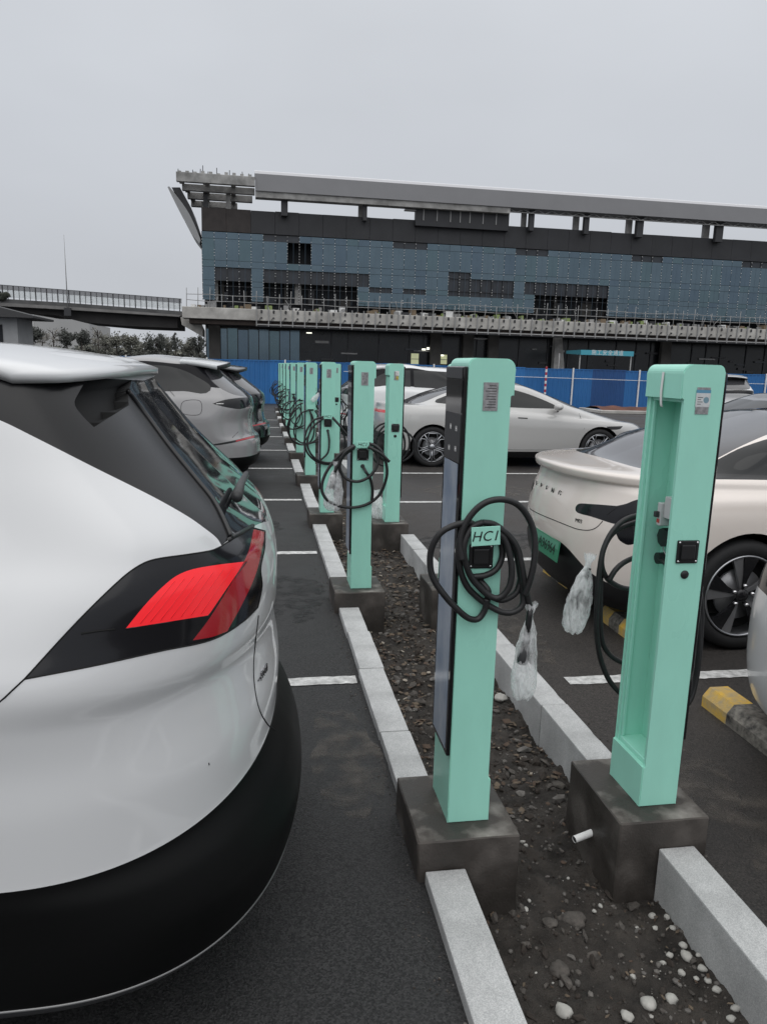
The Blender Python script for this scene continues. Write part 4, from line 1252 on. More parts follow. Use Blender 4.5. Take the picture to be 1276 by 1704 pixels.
    seam(car, [catmull([(430, 1024), (426, 1060), (422, 1105), (424, 1145), (432, 1182), (446, 1206), (458, 1215)], 4)], root, .0022, None, 'hatch_seam')
    b = MB(); p, n = car.hit(348, 1273); b.tube([p+n*.001, p+n*.001+Vector((.001, 0, .006))], .0014, M_SEAM, 5); b.build('mud_speck', root)
    gl = smooth(P3([(545, 238), (620, 335), (720, 470), (830, 605), (900, 692), (950, 785), (975, 852)]))[:31]
    b = MB(); q = car.surf(gl, .002); b.tube(q, .007, M_TRIM, 8); b.build('window_seal', root)
    seam(car, [P3([(968, 866), (1015, 836), (1075, 803)])], root, .006, M_TRIM, 'lower_seal')
    # bright lower edge of the cladding
    b = MB()
    D = car.D[car.sub]; pts = [Vector((v[0], v[1], v[2])) for v in D if v[0] < 1.0]
    full = pts+[Vector((p.x, -p.y, p.z)) for p in pts[::-1][1:]]
    b.tube([p+Vector((0, 0, .002)) for p in full], .0035, mat('satin_strip', (0.22, 0.22, 0.22), 0.3, metal=.5), 6); b.build('lower_strip', root)
    # spoiler
    b = MB(); k = b.mi(M_WPAINT); kb = b.mi(M_TRIM); nu, nv = 60, 16; T = []; Bt = []
    for i in range(nu+1):
        a = -1+2*i/nu; yy = .685*math.copysign(abs(a)**.9, a)
        xe = .475+.11*abs(a)**3.0+.07*max(0, (abs(a)-.9)/.1)**2
        xs = .95; rt, rb = [], []
        for j in range(nv+1):
            t = j/nv; x = xs+(xe-xs)*t
            zt = 1.692-.040*abs(a)**2.2*(1-.6*t)-.058*t**2-.006*max(0, t-.9)/.1
            rt.append(b.bm.verts.new((x, yy, zt))); rb.append(b.bm.verts.new((x, yy*.985, zt-.018-.026*(1-t)**.8)))
        T.append(rt); Bt.append(rb)
    def face(vs, m):
        f = b.bm.faces.new(vs); f.smooth = True; f.material_index = m
    for i in range(nu):
        for j in range(nv):
            face((T[i][j], T[i][j+1], T[i+1][j+1], T[i+1][j]), k); face((Bt[i][j], Bt[i+1][j], Bt[i+1][j+1], Bt[i][j+1]), kb)
        face((T[i][nv], Bt[i][nv], Bt[i+1][nv], T[i+1][nv]), k)
    for j in range(nv):
        face((T[0][j], Bt[0][j], Bt[0][j+1], T[0][j+1]), k); face((T[nu][j], T[nu][j+1], Bt[nu][j+1], Bt[nu][j]), k)
    bmesh.ops.recalc_face_normals(b.bm, faces=b.bm.faces[:])
    sp = b.build('spoiler', root)
    # wiper
    b = MB(); q = car.surf([(379, 842), (386, 822), (398, 800), (409, 786)], .035)
    if len(q) > 2: b.tube(q, .010, M_DGREY, 8, rs=[.016, .013, .009, .007][:len(q)])
    q = car.surf([(383, 838), (392, 818), (402, 803), (407, 797)], .016)
    if len(q) > 1: b.tube(q, .006, M_BLACK, 6)
    b.build('rear_wiper', root)
    # badge lettering low on the hatch
    p, n = car.hit(437, 1122)
    if p is not None:
        rgt = Vector((0, 0, 1)).cross(n); text_obj('badge', '一汽丰田', .026, mat('dark_chrome', (0.25, 0.25, 0.26), .25, metal=1.0), p+n*.001, rgt, (0, 0, 1), root, .002)
    finish(car, root, rows, .93, (1.20, 3.87), .36, 'plain', M_WPAINT)
    return root, car
nsuv, ncar = near_suv()

# ============================================================ grey SUV
def grey_suv():
    CY = 10.5; M = car_world(0.0, CY, -1)
    rows = [
        row(.26, .88, .16, 4.55, cr=.55, nr=2.5),
        row([.34, .34, .34, .34, .38], .935, .03, 4.68, cr=.55, nr=2.6),
        row([.46, .46, .46, .46, .48], .95, .0, 4.72, cr=.52, nr=2.6),
        row([.60, .60, .60, .60, .60], .952, .005, 4.72, cr=.52, nr=2.6),
        row([.66, .66, .66, .66, .665], .95, .02, 4.72, cr=.52, nr=2.6),
        row([.74, .74, .74, .74, .74], .952, .09, 4.70, cr=.55, nr=2.6),
        row([.86, .90, .92, .92, .92], .95, .115, 4.66, cr=.58, nr=2.5),
        row([.93, .98, 1.06, 1.08, 1.08], .935, .085, 4.55, cr=.56, nr=2.6, tr=.985),
        row([.98, 1.05, 1.14, 1.18, 1.18], .915, .105, 4.3, cr=.55, nr=2.6, tr=.975),
        row([1.06, 1.10, 1.20, 1.265, 1.25], .87, .17, 3.6, cr=.52, nr=2.7, tr=.96),
        row([1.30, 1.33, 1.40, 1.42, 1.40], .79, .37, 3.1, cr=.52, nr=2.8, tr=.95),
        row([1.52, 1.55, 1.59, 1.575, 1.555], .725, .55, 2.6, cr=.50, nr=2.8, tr=.95),
        row([1.57, 1.60, 1.645, 1.62, 1.595], .69, .57, 2.55, cr=.48, nr=2.8, tr=.95),
        row([1.63, 1.655, 1.70, 1.665, 1.635], .58, .60, 2.5, cr=.45, nr=2.6, tr=.95),
        row([1.66, 1.685, 1.725, 1.69, 1.655], .33, .62, 2.45, cr=.35, nr=2.4),
        row([1.67, 1.69, 1.735, 1.70, 1.66], 0, .63, 2.45, cr=.3, nr=2.2)]
    car = Car(rows, M, 1, nu=130, sub=5)
    root = empty('parked_car', (0, CY, 0), math.pi)
    car.row_tag('clad', 0, 2)
    lim = 12*car.sub
    vf = lambda f: f.normal.dot(car.camL-f.calc_center_median()) > 0 and f[car.rl] < lim
    car.cut('pillar', smooth(P4([(-900, 330, 1), (-300, 315), (170, 302), (420, 290), (560, 275), (650, 266), (760, 277), (900, 287), (975, 292, 1), (1010, 290, 1), (1100, 100, 1), (1100, -300, 1), (-900, -300, 1)]), 4), 'view', vf)
    car.cut('side_window', smooth([(.62, 1.30), (.95, 1.285), (1.45, 1.27, 1), (1.45, 1.60, 1), (1.1, 1.58), (.80, 1.47)]), 'side', lambda f: f.normal.y > .1 and f[car.rl] < lim)
    car.cut('side_window', smooth([(1.52, 1.265, 1), (2.35, 1.24, 1), (2.35, 1.615, 1), (1.52, 1.60, 1)]), 'side', lambda f: f.normal.y > .1 and f[car.rl] < lim)
    car.cut('side_window', smooth([(2.42, 1.24, 1), (3.3, 1.205, 1), (2.9, 1.43), (2.6, 1.575), (2.42, 1.61, 1)]), 'side', lambda f: f.normal.y > .1 and f[car.rl] < lim)
    car.cut('windscreen', [(2.5, -.01), (3.55, -.01), (3.45, .62), (3.1, .7), (2.55, .6)], 'top', lambda f: f.normal.x > .2 and f.normal.z > .2 and f.calc_center_median().z < 1.64)
    car.cut('glass', smooth([(-.02, 1.20, 1), (.45, 1.21), (.66, 1.235), (.75, 1.275), (.72, 1.38), (.60, 1.56, 1), (-.02, 1.575, 1)]), 'rear', lambda f: f.normal.x < -.1 and f[car.rl] < lim)
    car.cut('lamp', smooth(P4([(738, 390, 1), (830, 362), (960, 346), (1040, 344), (1160, 340, 1), (1160, 380, 1), (1000, 412), (930, 428), (860, 420), (790, 405)])))
    car.cut('strip', smooth(P4([(722, 680, 1), (800, 668), (900, 648), (1040, 612, 1), (1200, 600, 1), (1200, 618, 1), (1040, 632), (900, 664), (800, 682), (728, 690, 1)]), 3))
    car.cut('reflector', smooth(P4([(905, 650, 1), (1035, 614, 1), (1035, 630, 1), (905, 660, 1)]), 2))
    car.arch(.93, .37, .42, root); car.arch(3.70, .37, .42, root)
    car.part('body', ['body'], M_GPAINT, root)
    car.part('cladding', ['clad'], M_CLAD, root)
    car.part('rear_pillar', ['pillar'], mat('gloss_pillar', (0.009, 0.009, 0.011), 0.2, spec=.12), root)
    car.part('side_window', ['side_window'], M_GLASS, root, split=True)
    car.part('windscreen', ['windscreen'], M_GLASS, root)
    car.part('rear_window', ['glass'], mat('bright_rear_glass', (0.05, 0.05, 0.055), 0.06, coat=1.0), root)
    ls = car.part('tail_lamp', ['lamp'], M_LAMPB, root, split=True)
    car.part('bumper_strip', ['strip'], M_TRIM, root)
    car.part('reflector', ['reflector'], M_REFL, root, split=True)
    b = MB(); q = car.surf(P4([(766, 392), (818, 391)]), .002); b.tube(q, .006, M_WHITE, 6); o = b.build('marker_light', root); o.parent = ls[0]
    for wx in (.93, 3.70): car.liner(wx, .37, .42, .95, root)
    seam(car, [P4([(430, 290), (470, 335), (455, 400), (435, 492)]), P4([(440, 496), (560, 500)]),
               catmull(P4([(545, 370), (640, 366), (662, 390), (660, 450), (635, 470), (560, 468), (522, 450), (520, 395)]), 4, True)+[P4([(545, 370)])[0]],
               P4([(880, 630), (920, 590), (1010, 545), (1075, 525)])], root, .003)
    seam(car, [P4([(-20, 600), (-10, 470), (20, 330), (40, 300)])], root, .003)
    b = MB(); p = car.surf(P4([(330, 425), (392, 425)]), .006); b.tube(p, .014, M_GPAINT, 8); b.tube([v-Vector((0, 0, .02)) for v in p], .008, M_SEAM, 6); b.build('door_handle', root)
    # spoiler lip over the rear window
    b = MB(); k = b.mi(M_ROOFW); kb = b.mi(M_TRIM); nu, nv = 40, 8; T = []; Bt = []
    for i in range(nu+1):
        a = -1+2*i/nu; yy = .66*a; xe = .40+.14*abs(a)**3; rt, rb = [], []
        for j in range(nv+1):
            t = j/nv; x = 1.0+(xe-1.0)*t; zt = 1.712-.05*abs(a)**2.2-.055*t**1.6
            rt.append(b.bm.verts.new((x, yy, zt))); rb.append(b.bm.verts.new((x, yy*.98, zt-.05)))
        T.append(rt); Bt.append(rb)
    def face(vs, m):
        f = b.bm.faces.new(vs); f.smooth = True; f.material_index = m
    for i in range(nu):
        for j in range(nv):
            face((T[i][j], T[i][j+1], T[i+1][j+1], T[i+1][j]), k); face((Bt[i][j], Bt[i+1][j], Bt[i+1][j+1], Bt[i][j+1]), kb)
        face((T[i][nv], Bt[i][nv], Bt[i+1][nv], T[i+1][nv]), kb)
    for j in range(nv):
        face((T[0][j], Bt[0][j], Bt[0][j+1], T[0][j+1]), k); face((T[nu][j], T[nu][j+1], Bt[nu][j+1], Bt[nu][j]), k)
    bmesh.ops.recalc_face_normals(b.bm, faces=b.bm.faces[:])
    b.build('spoiler', root)
    finish(car, root, rows, .95, (.93, 3.70), .37, 'plain', M_GPAINT)
    return root
suv = grey_suv()
tag(suv, 'silver grey SUV on the left with smoked tail lamp, parked beyond the near white SUV', 'car', 'parked cars')
def lone_plate(parent, x, z, m=None): pass
kc = copy_tree(suv, None, {'silver_grey_paint': M_KPAINT, 'pale_roof_paint': M_KPAINT})
kc.location = (.17, 13.25, 0); kc.scale = (.97, .98, .955); tag(kc, 'black car on the left, its rear just showing behind the silver grey SUV')
wc = copy_tree(suv, None, {'silver_grey_paint': M_WPAINT, 'pale_roof_paint': M_WPAINT})
wc.location = (1.55, 15.7, 0); wc.rotation_euler = (0, 0, 0); tag(wc, 'white SUV behind the silver fastback on the right, roof and window showing')
fc = copy_tree(suv, None, {'silver_grey_paint': M_WPAINT, 'pale_roof_paint': M_WPAINT})
fc.location = (15.9, 23.6, 0); fc.rotation_euler = (0, 0, rad(62)); tag(fc, 'small distant white car in front of the blue hoarding at the right')

# ============================================================ silver fastback
def fastback():
    CY = 13.15; M = car_world(2.0, CY, 1)
    rows = [
        row(.17, .90, .16, 4.85, cr=.6, nr=2.4, cf=.7),
        row(.28, .955, .06, 4.95, cr=.65, nr=2.4, cf=.8),
        row(.48, .975, .02, 4.98, cr=.70, nr=2.3, cf=.85),
        row([.60, .64, .70, .72, .70], .978, .0, 4.97, cr=.72, nr=2.3, cf=.9),
        row([.68, .74, .84, .88, .88], .965, .02, 4.92, cr=.72, nr=2.3, cf=.95),
        row([.74, .82, .93, .98, .97], .925, .05, 4.80, cr=.70, nr=2.3, cf=.95),
        row([.78, .86, .96, 1.02, 1.035], .88, .06, 4.55, cr=.66, nr=2.3, cf=.9),
        row([.97, .985, .985, 1.05, 1.05], .845, .42, 3.85, cr=.62, nr=2.4, cf=.6),
        row([1.15, 1.17, 1.20, 1.25, 1.22], .745, .95, 3.35, cr=.55, nr=2.4, cf=.5, tr=.95),
        row([1.36, 1.37, 1.40, 1.40, 1.385], .615, 1.55, 2.75, cr=.35, nr=2.2, cf=.3),
        row([1.43, 1.44, 1.46, 1.46, 1.45], .38, 1.75, 2.55, cr=.25, nr=2.2, cf=.2),
        row([1.455, 1.46, 1.48, 1.48, 1.47], 0, 1.8, 2.5, cr=.2, nr=2.2, cf=.15)]
    car = Car(rows, M, -1, nu=120, sub=6)
    root = empty('parked_car', (2.0, CY, 0), 0)
    tag(root, 'silver fastback saloon with spoked silver wheels behind the front left charging post', 'car', 'parked cars')
    sw = lambda f: f.normal.y*-1 > .12
    car.row_tag('sill', 0, 1)
    car.cut('side_window', smooth([(.93, 1.10), (1.06, 1.17), (1.35, 1.275), (1.75, 1.345), (2.08, 1.352, 1), (2.08, 1.03, 1), (1.3, 1.06), (1.0, 1.075)]), 'side', sw)
    car.cut('side_window', smooth([(2.14, 1.352, 1), (2.45, 1.30), (2.8, 1.19), (3.08, 1.075), (3.2, 1.02, 1), (2.6, 1.02), (2.14, 1.03, 1)]), 'side', sw)
    car.cut('top_glass', smooth([(.44, -.02, 1), (.45, .3), (.50, .54), (.60, .66), (.95, .635), (1.6, .52), (2.0, .50), (2.75, .50), (2.8, -.02, 1)]), 'top', lambda f: f.normal.z > .15 and f.calc_center_median().z > 1.04)
    car.cut('windscreen', smooth([(2.86, -.02, 1), (3.80, -.02, 1), (3.72, .45), (3.50, .70), (3.2, .70), (2.84, .50, 1)]), 'top', lambda f: f.normal.z > .15 and f.calc_center_median().z > .98)
    car.cut('lamp', smooth([(-.02, .875, 1), (.5, .88), (.70, .89), (.76, .90), (.78, .93), (.70, .935), (.5, .93), (-.02, .925, 1)], 3), 'rear', lambda f: f.normal.x < -.1)
    car.cut('diffuser', smooth([(-.02, .2, 1), (.85, .22, 1), (.80, .40), (.6, .52), (-.02, .55, 1)], 3), 'rear', lambda f: f.normal.x < -.1)
    car.cut('vent', smooth([(3.98, .735, 1), (4.30, .745, 1), (4.22, .69), (3.98, .68, 1)], 3), 'side', sw)
    car.arch(.87, .345, .385, root); car.arch(3.87, .345, .385, root)
    car.part('body', ['body'], M_SPAINT, root)
    car.part('sill', ['sill'], M_TRIM, root)
    car.part('side_window', ['side_window'], M_GLASS, root, split=True)
    car.part('glass_roof', ['top_glass'], mat('roof_glass', (0.045, 0.045, 0.052), 0.07, coat=.55), root)
    car.part('windscreen', ['windscreen'], M_GLASS, root)
    car.part('tail_lamp', ['lamp'], M_RED, root)
    car.part('diffuser', ['diffuser'], M_TRIM, root)
    car.part('fender_vent', ['vent'], M_TRIM, root, split=True)
    for wx in (.87, 3.87): car.liner(wx, .345, .385, .97, root)
    b = MB()
    def sline(pts, r=.003):
        q = []
        for x, z in pts:
            p, n = car.side_hit(x, z)
            if p is not None: q.append(p)
        if len(q) > 1: b.tube(q, r, M_SEAM, 5)
    sline([(2.11, .98), (2.12, .7), (2.10, .32)]); sline([(3.5, .95), (3.56, .7), (3.45, .32)]); sline([(1.32, 1.02), (1.25, .8), (1.35, .62), (1.40, .32)]); sline([(1.40, .32), (2.4, .31), (3.45, .32)])
    b.build('door_seam', root)
    for hx in (1.52, 2.35):
        b = MB(); p, n = car.side_hit(hx, .86); q2, n2 = car.side_hit(hx+.17, .855); b.tube([p, q2], .009, M_SEAM, 6); b.build('door_handle', root)
    for sg in (-1, 1):
        t = bmesh.new(); bmesh.ops.create_icosphere(t, subdivisions=3, radius=1)
        for v in t.verts: v.co = Vector((v.co.x*.075, v.co.y*.115, v.co.z*.062))
        b = MB(); b.absorb(t, M_SPAINT, Matrix.Translation((3.05, sg*1.0, 1.055)), True); b.bar((3.1, sg*.86, .985), (3.06, sg*.95, 1.02), .022, M_TRIM); b.build('wing_mirror', root)
    finish(car, root, rows, .97, (.87, 3.87), .345, 'hex', M_SPAINT)
    return root
fastback()

# ============================================================ beige sedan
def sedan():
    CY = 4.83; M = car_world(1.93, CY, 1)
    rows = [
        row(.18, .88, .16, 4.62, cr=.6, nr=2.4, cf=.7),
        row(.28, .94, .07, 4.70, cr=.70, nr=2.4, cf=.8),
        row(.46, .958, .025, 4.74, cr=.75, nr=2.35, cf=.85),
        row([.56, .60, .64, .64, .62], .962, .012, 4.74, cr=.78, nr=2.3, cf=.9),
        row([.64, .72, .78, .79, .78], .958, .035, 4.70, cr=.78, nr=2.3, cf=.95),
        row([.70, .80, .90, .92, .92], .935, .085, 4.60, cr=.74, nr=2.3, cf=.95),
        row([.725, .825, .94, .972, .97], .908, .090, 4.50, cr=.72, nr=2.3, cf=.95, tr=.97),
        row([.735, .84, .96, .99, .992], .895, .036, 4.45, cr=.74, nr=2.25, cf=.92, tr=.965),
        row([.745, .85, .975, 1.02, 1.03], .885, .024, 4.40, cr=.74, nr=2.25, cf=.92, tr=.965),
        row([.76, .86, .99, 1.036, 1.045], .875, .034, 4.35, cr=.74, nr=2.25, cf=.9, tr=.96),
        row([.95, .96, 1.02, 1.065, 1.065], .835, .40, 3.60, cr=.55, nr=2.4, cf=.6, tr=.96),
        row([1.14, 1.16, 1.21, 1.23, 1.20], .745, .80, 3.15, cr=.52, nr=2.4, cf=.5, tr=.95),
        row([1.32, 1.335, 1.365, 1.35, 1.33], .63, 1.25, 2.65, cr=.38, nr=2.3, cf=.3, tr=.97),
        row([1.40, 1.41, 1.425, 1.41, 1.40], .40, 1.50, 2.45, cr=.28, nr=2.2, cf=.2),
        row([1.425, 1.43, 1.445, 1.43, 1.42], 0, 1.55, 2.4, cr=.2, nr=2.2, cf=.15)]
    car = Car(rows, M, -1, nu=190, sub=6)
    root = empty('parked_car', (1.93, CY, 0), 0)
    sw = lambda f: f.normal.y*-1 > .12
    # lower dark bumper insert, traced
    vf = lambda f: f.normal.dot(car.camL-f.calc_center_median()) > 0 and f.calc_center_median().x < 1.0
    car.row_tag('diffuser', 0, 1)
    car.cut('diffuser', smooth(P5([(-200, 690, 1), (60, 752), (170, 810), (300, 874), (420, 940), (500, 1012), (590, 1115), (665, 1197), (760, 1270), (880, 1335), (1060, 1380), (1300, 1390, 1), (1300, 2200, 1), (-200, 2200, 1)]), 5), 'view', lambda f: vf(f) and f.calc_center_median().x < .62)
    car.cut('lamp', smooth(P5([(563, 632), (570, 590), (605, 568), (700, 572), (800, 578), (960, 591, 1), (1050, 570), (1140, 535), (1230, 520), (1290, 540), (1260, 600), (1180, 660), (1110, 700), (1010, 770, 1), (925, 762), (800, 722), (700, 690), (590, 660)])))
    car.cut('lamp', smooth(P5([(935, 770, 1), (1060, 700), (1200, 640), (1230, 760), (1200, 900), (1090, 968), (1000, 935), (962, 880)])))
    car.cut('side_window', smooth([(.69, 1.075), (.80, 1.12), (1.05, 1.225), (1.4, 1.31), (1.85, 1.338, 1), (1.85, 1.05, 1), (1.2, 1.065), (.8, 1.07)]), 'side', sw)
    car.cut('side_window', smooth([(1.92, 1.34, 1), (2.3, 1.31), (2.7, 1.19), (3.0, 1.05), (3.1, .995, 1), (2.5, 1.015), (1.92, 1.045, 1)]), 'side', sw)
    car.cut('belt_trim', smooth([(.55, 1.062, 1), (.69, 1.074), (1.2, 1.064), (1.9, 1.044), (3.1, .994, 1), (3.1, .975, 1), (1.9, 1.022), (1.2, 1.042), (.55, 1.045, 1)], 3), 'side', sw)
    car.cut('top_glass', smooth([(.425, -.02, 1), (.43, .3), (.46, .52), (.55, .665), (.62, .69), (.95, .65), (1.35, .56), (1.7, .535), (2.45, .53), (2.6, -.02, 1)]), 'top', lambda f: f.normal.z > .15 and f.calc_center_median().z > 1.055)
    car.cut('windscreen', smooth([(2.68, -.02, 1), (3.56, -.02, 1), (3.5, .42), (3.3, .68), (3.0, .70), (2.62, .52, 1)]), 'top', lambda f: f.normal.z > .15 and f.calc_center_median().z > .96)
    car.arch(.955, .345, .395, root); car.arch(3.77, .345, .395, root)
    car.part('body', ['body'], M_BPAINT, root)
    car.part('diffuser', ['diffuser'], M_TRIM, root)
    car.part('side_window', ['side_window'], M_GLASS, root, split=True)
    car.part('belt_trim', ['belt_trim'], M_TRIM, root, split=True)
    car.part('glass_roof', ['top_glass'], MATS['roof_glass'], root)
    car.part('windscreen', ['windscreen'], M_GLASS, root)
    car.part('tail_lamp', ['lamp'], M_LAMPB, root, split=True)
    for wx in (.955, 3.77): car.liner(wx, .345, .395, .96, root)
    seam(car, [catmull(P5([(40, 560), (120, 615), (200, 662), (400, 745), (560, 808), (640, 824), (710, 822), (770, 795), (825, 738)]), 4)], root, .0028, None, 'boot_seam')
    seam(car, [P5([(968, 600), (930, 630), (870, 675)])], root, .002, None, 'lamp_seam')
    b = MB(); q = car.surf([(1150, 880), (1180, 930)], .0); 
    if len(q) > 1: b.tube(q, .0015, M_SEAM, 5)
    if len(b.bm.verts): b.build('bumper_seam', root)
    fin = finish(car, root, rows, .96, (.955, 3.77), .345, 'sedan', M_BPAINT)
    return root, car
sed, scar = sedan()
# a plain copy for the other saloons is taken before the lettering goes on
gc = copy_tree(sed, None, {'beige_white_paint': M_DPAINT}); gc.location = (10.0, 10.2, 0); gc.rotation_euler = (0, 0, math.pi)
tag(gc, 'dark grey car at the right edge, showing above the roof of the beige sedan', 'car', 'parked cars')
ec = copy_tree(sed, None, {'beige_white_paint': M_WPAINT}); ec.location = (1.97, 2.17, 0)
for o in kids(ec):
    if o.name.startswith('diffuser'): o.data = o.data.copy(); o.data.materials[0] = M_WPAINT
tag(ec, 'white car cut off by the right edge, only its rear bumper corner showing', 'car', 'parked cars')
tag(sed, 'beige white saloon with a green licence plate behind the open charging post', 'car', 'parked cars')
def on_rear(px, py): return scar.hit(px, py)
TX = P5([(187, 380), (232, 400), (284, 426), (342, 450), (410, 474)])
for ch, (x, y) in zip('XPENG', TX):
    p, n = on_rear(x, y)
    if p is not None:
        r = Vector((0, 0, 1)).cross(n)
        text_obj('badge_letter', {'X': 'X', 'P': 'P', 'E': 'E', 'N': 'N', 'G': 'G'}[ch], .062, M_TRIM, p+n*.002, r, Vector((0, 0, 1)), sed, .0015, shear=.15)
p, n = on_rear(*P5([(594, 737)])[0])
if p is not None: text_obj('model_badge', 'M03', .036, M_TRIM, p+n*.001, Vector((0, 0, 1)).cross(n), (0, 0, 1), sed, .0015)
# licence plate
pl, n = on_rear(912, 905); 
if pl is not None:
    c = pl+n*.02; n = Vector((-1, .02, .10)).normalized(); r = Vector((0, 0, 1)).cross(n).normalized(); u = n.cross(r)
    Mx = Matrix(((r.x, u.x, n.x, c.x), (r.y, u.y, n.y, c.y), (r.z, u.z, n.z, c.z), (0, 0, 0, 1)))
    b = MB(); b.box((-.24, -.07, -.004), (.24, .07, .003), mat('plate_green', (0.03, 0.20, 0.11), 0.4), .003, 1, Mx); b.box((-.225, .015, .0032), (.225, .062, .0036), mat('plate_pale', (0.10, 0.31, 0.21), 0.4), 0, 1, Mx)
    o = b.build('licence_plate', sed)
    text_obj('plate_text', '· A96964', .100, M_TXT, c+n*.0045, r, u, o, .0006, spacing=.98)
# ------------------------------------------------------------ helpers for far things
def build_rel(b, name, root, parent=None):
    loc = root.location
    for v in b.bm.verts: v.co -= loc
    return b.build(name, parent or root)
M_SLATE = mat('slate_cladding', (0.026, 0.027, 0.031), 0.55, var=0.25, vscale=0.7)
M_BROWNP = mat('brown_sheathing', (0.040, 0.033, 0.031), 0.7, var=0.3, vscale=2)
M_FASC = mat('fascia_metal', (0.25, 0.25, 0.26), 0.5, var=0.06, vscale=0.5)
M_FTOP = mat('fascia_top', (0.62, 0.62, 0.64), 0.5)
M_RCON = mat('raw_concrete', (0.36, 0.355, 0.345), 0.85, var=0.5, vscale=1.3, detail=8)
M_LCON = mat('ledge_concrete', (0.50, 0.485, 0.455), 0.85, var=0.35, vscale=1.1, detail=8)
M_INT = mat('dark_interior', (0.018, 0.020, 0.024), 0.9)
M_STEEL = mat('site_steel', (0.30, 0.30, 0.30), 0.6)
M_DSTEEL = mat('dark_steel', (0.035, 0.036, 0.04), 0.6)
GL = [mat('curtain_glass_%d' % i, c, 0.13, metal=0.9, coat=0.0, var=0.10, vscale=0.6) for i, c in enumerate(((0.128, 0.176, 0.208), (0.136, 0.184, 0.216), (0.124, 0.178, 0.200), (0.120, 0.164, 0.202)))]
M_SPAN = mat('dark_spandrel', (0.032, 0.037, 0.046), 0.3, var=.3, vscale=.8)

# ------------------------------------------------------------ station building
FY = 61.5
st = empty('station_building', (20, FY, 0))
tag(st, 'long unfinished station building with blue grey curtain glass under a big grey roof beam', 'building')
XL, XR = -4.38, 58.0
zt = lambda py, px=600, Y=FY: at(px, py, Y).z
Zg0, Zg1 = 6.45, 11.55
P = lambda px, py, Y=FY: at(px, py, Y)
# dark core that the panes hang on
b = MB(); b.box((XL+.05, FY+1.2, 4.56), (XR, FY+14, 13.0), M_INT); b.box((XL+.05, 63.41, 0), (XR, FY+14, 4.55), M_INT); build_rel(b, 'core', st)
b = MB(); rr = random.Random(3)
x = XL
while x < XR:
    w = 1.86; b.box((x+.01, FY-.05+rr.uniform(0, .02), Zg1+.03), (min(x+w, XR), FY+1.19, 13.27+rr.uniform(-.02, .02)), M_BROWNP if x < XL+3.4 else M_SLATE, .01, 1); x += w
build_rel(b, 'parapet', st)
# openings measured in the photograph: (x0, x1, y0, y1, kind)
OP = [(354, 413, 443, 466, 's'), (364, 413, 466, 496, 'o'), (438, 608, 448, 473, 's'), (440, 513, 467, 504, 'o'), (533, 590, 475, 506, 'o'), (489, 514, 403, 436, 'o'),
      (750, 767, 450, 491, 's'), (779, 849, 464, 493, 's'), (886, 1008, 471, 492, 's'), (901, 1004, 494, 522, 'o'), (626, 646, 479, 485, 's'), (685, 702, 481, 488, 's')]
OPW = []
for x0, x1, y0, y1, k in OP:
    a, c = P(x0, y0), P(x1, y1); OPW.append((a.x, c.x, min(a.z, c.z), max(a.z, c.z), k))
rowsZ = [6.45, 7.55, 7.95, 8.95, 9.45, 11.05, 11.55]
cw = .935; ncol = int((XR-XL)/cw)
mul = MB(); clips = MB()
for i in range(min(ncol, 66)):
    x0 = XL+i*cw; x1 = x0+cw; b = MB(); top = 11.55 if (i*7 % 11) not in (2, 5, 9) else 11.05
    for j in range(6):
        z0, z1 = rowsZ[j], rowsZ[j+1]
        if z1 > top+.01: 
            b.box((x0+.02, FY+.10, z0+.02), (x1-.02, FY+.13, z1), M_SPAN); continue
        cx, cz = (x0+x1)/2, (z0+z1)/2; kk = None
        for ox0, ox1, oz0, oz1, k in OPW:
            if ox0-.3 < cx < ox1+.3 and oz0-.12 < cz < oz1+.12: kk = k
        if kk == 'o': continue
        m = M_SPAN if kk == 's' else GL[rr.choice((0, 0, 1, 1, 2, 3))]
        d = FY+(.16 if kk == 's' else rr.uniform(0, .006)); tl = rr.uniform(-.0025, .0025); tx = rr.uniform(-.0025, .0025)
        V = [(x0+.012, d+tx, z0+.012), (x1-.012, d-tx, z0+.012), (x1-.012, d-tx+tl, z1-.012), (x0+.012, d+tx+tl, z1-.012)]
        b._fin(V+[(v[0], v[1]+.03, v[2]) for v in V], [(0, 1, 2, 3), (7, 6, 5, 4), (0, 4, 5, 1), (1, 5, 6, 2), (2, 6, 7, 3), (3, 7, 4, 0)], m)
    if len(b.bm.verts):
        b.box((x0+.01, FY+.162, Zg0), (x0+.03, FY+.18, top), M_DSTEEL); build_rel(b, 'glass_bay', st)
    else: b.bm.free()
    mul.box((x0-.022, FY+.035, Zg0), (x0+.022, FY+.16, Zg1), M_DSTEEL)
    mul.box((x0+cw/2-.008, FY-.006, Zg0), (x0+cw/2+.008, FY+.02, Zg1-.5), GL[3])
    z = Zg0+.12
    while z < Zg1:
        if rr.random() < .8: clips.box((x0-.024, FY-.022, z), (x0+.024, FY+.03, z+.045), M_WHITE)
        z += .21 if int(z*3) % 3 else .3
for z in rowsZ[1:-1]: mul.box((XL, FY+.037, z-.013), (XR, FY+.158, z+.013), M_DSTEEL)
build_rel(mul, 'mullions', st); o = build_rel(clips, 'glazing_clips', st); o['kind'] = 'stuff'
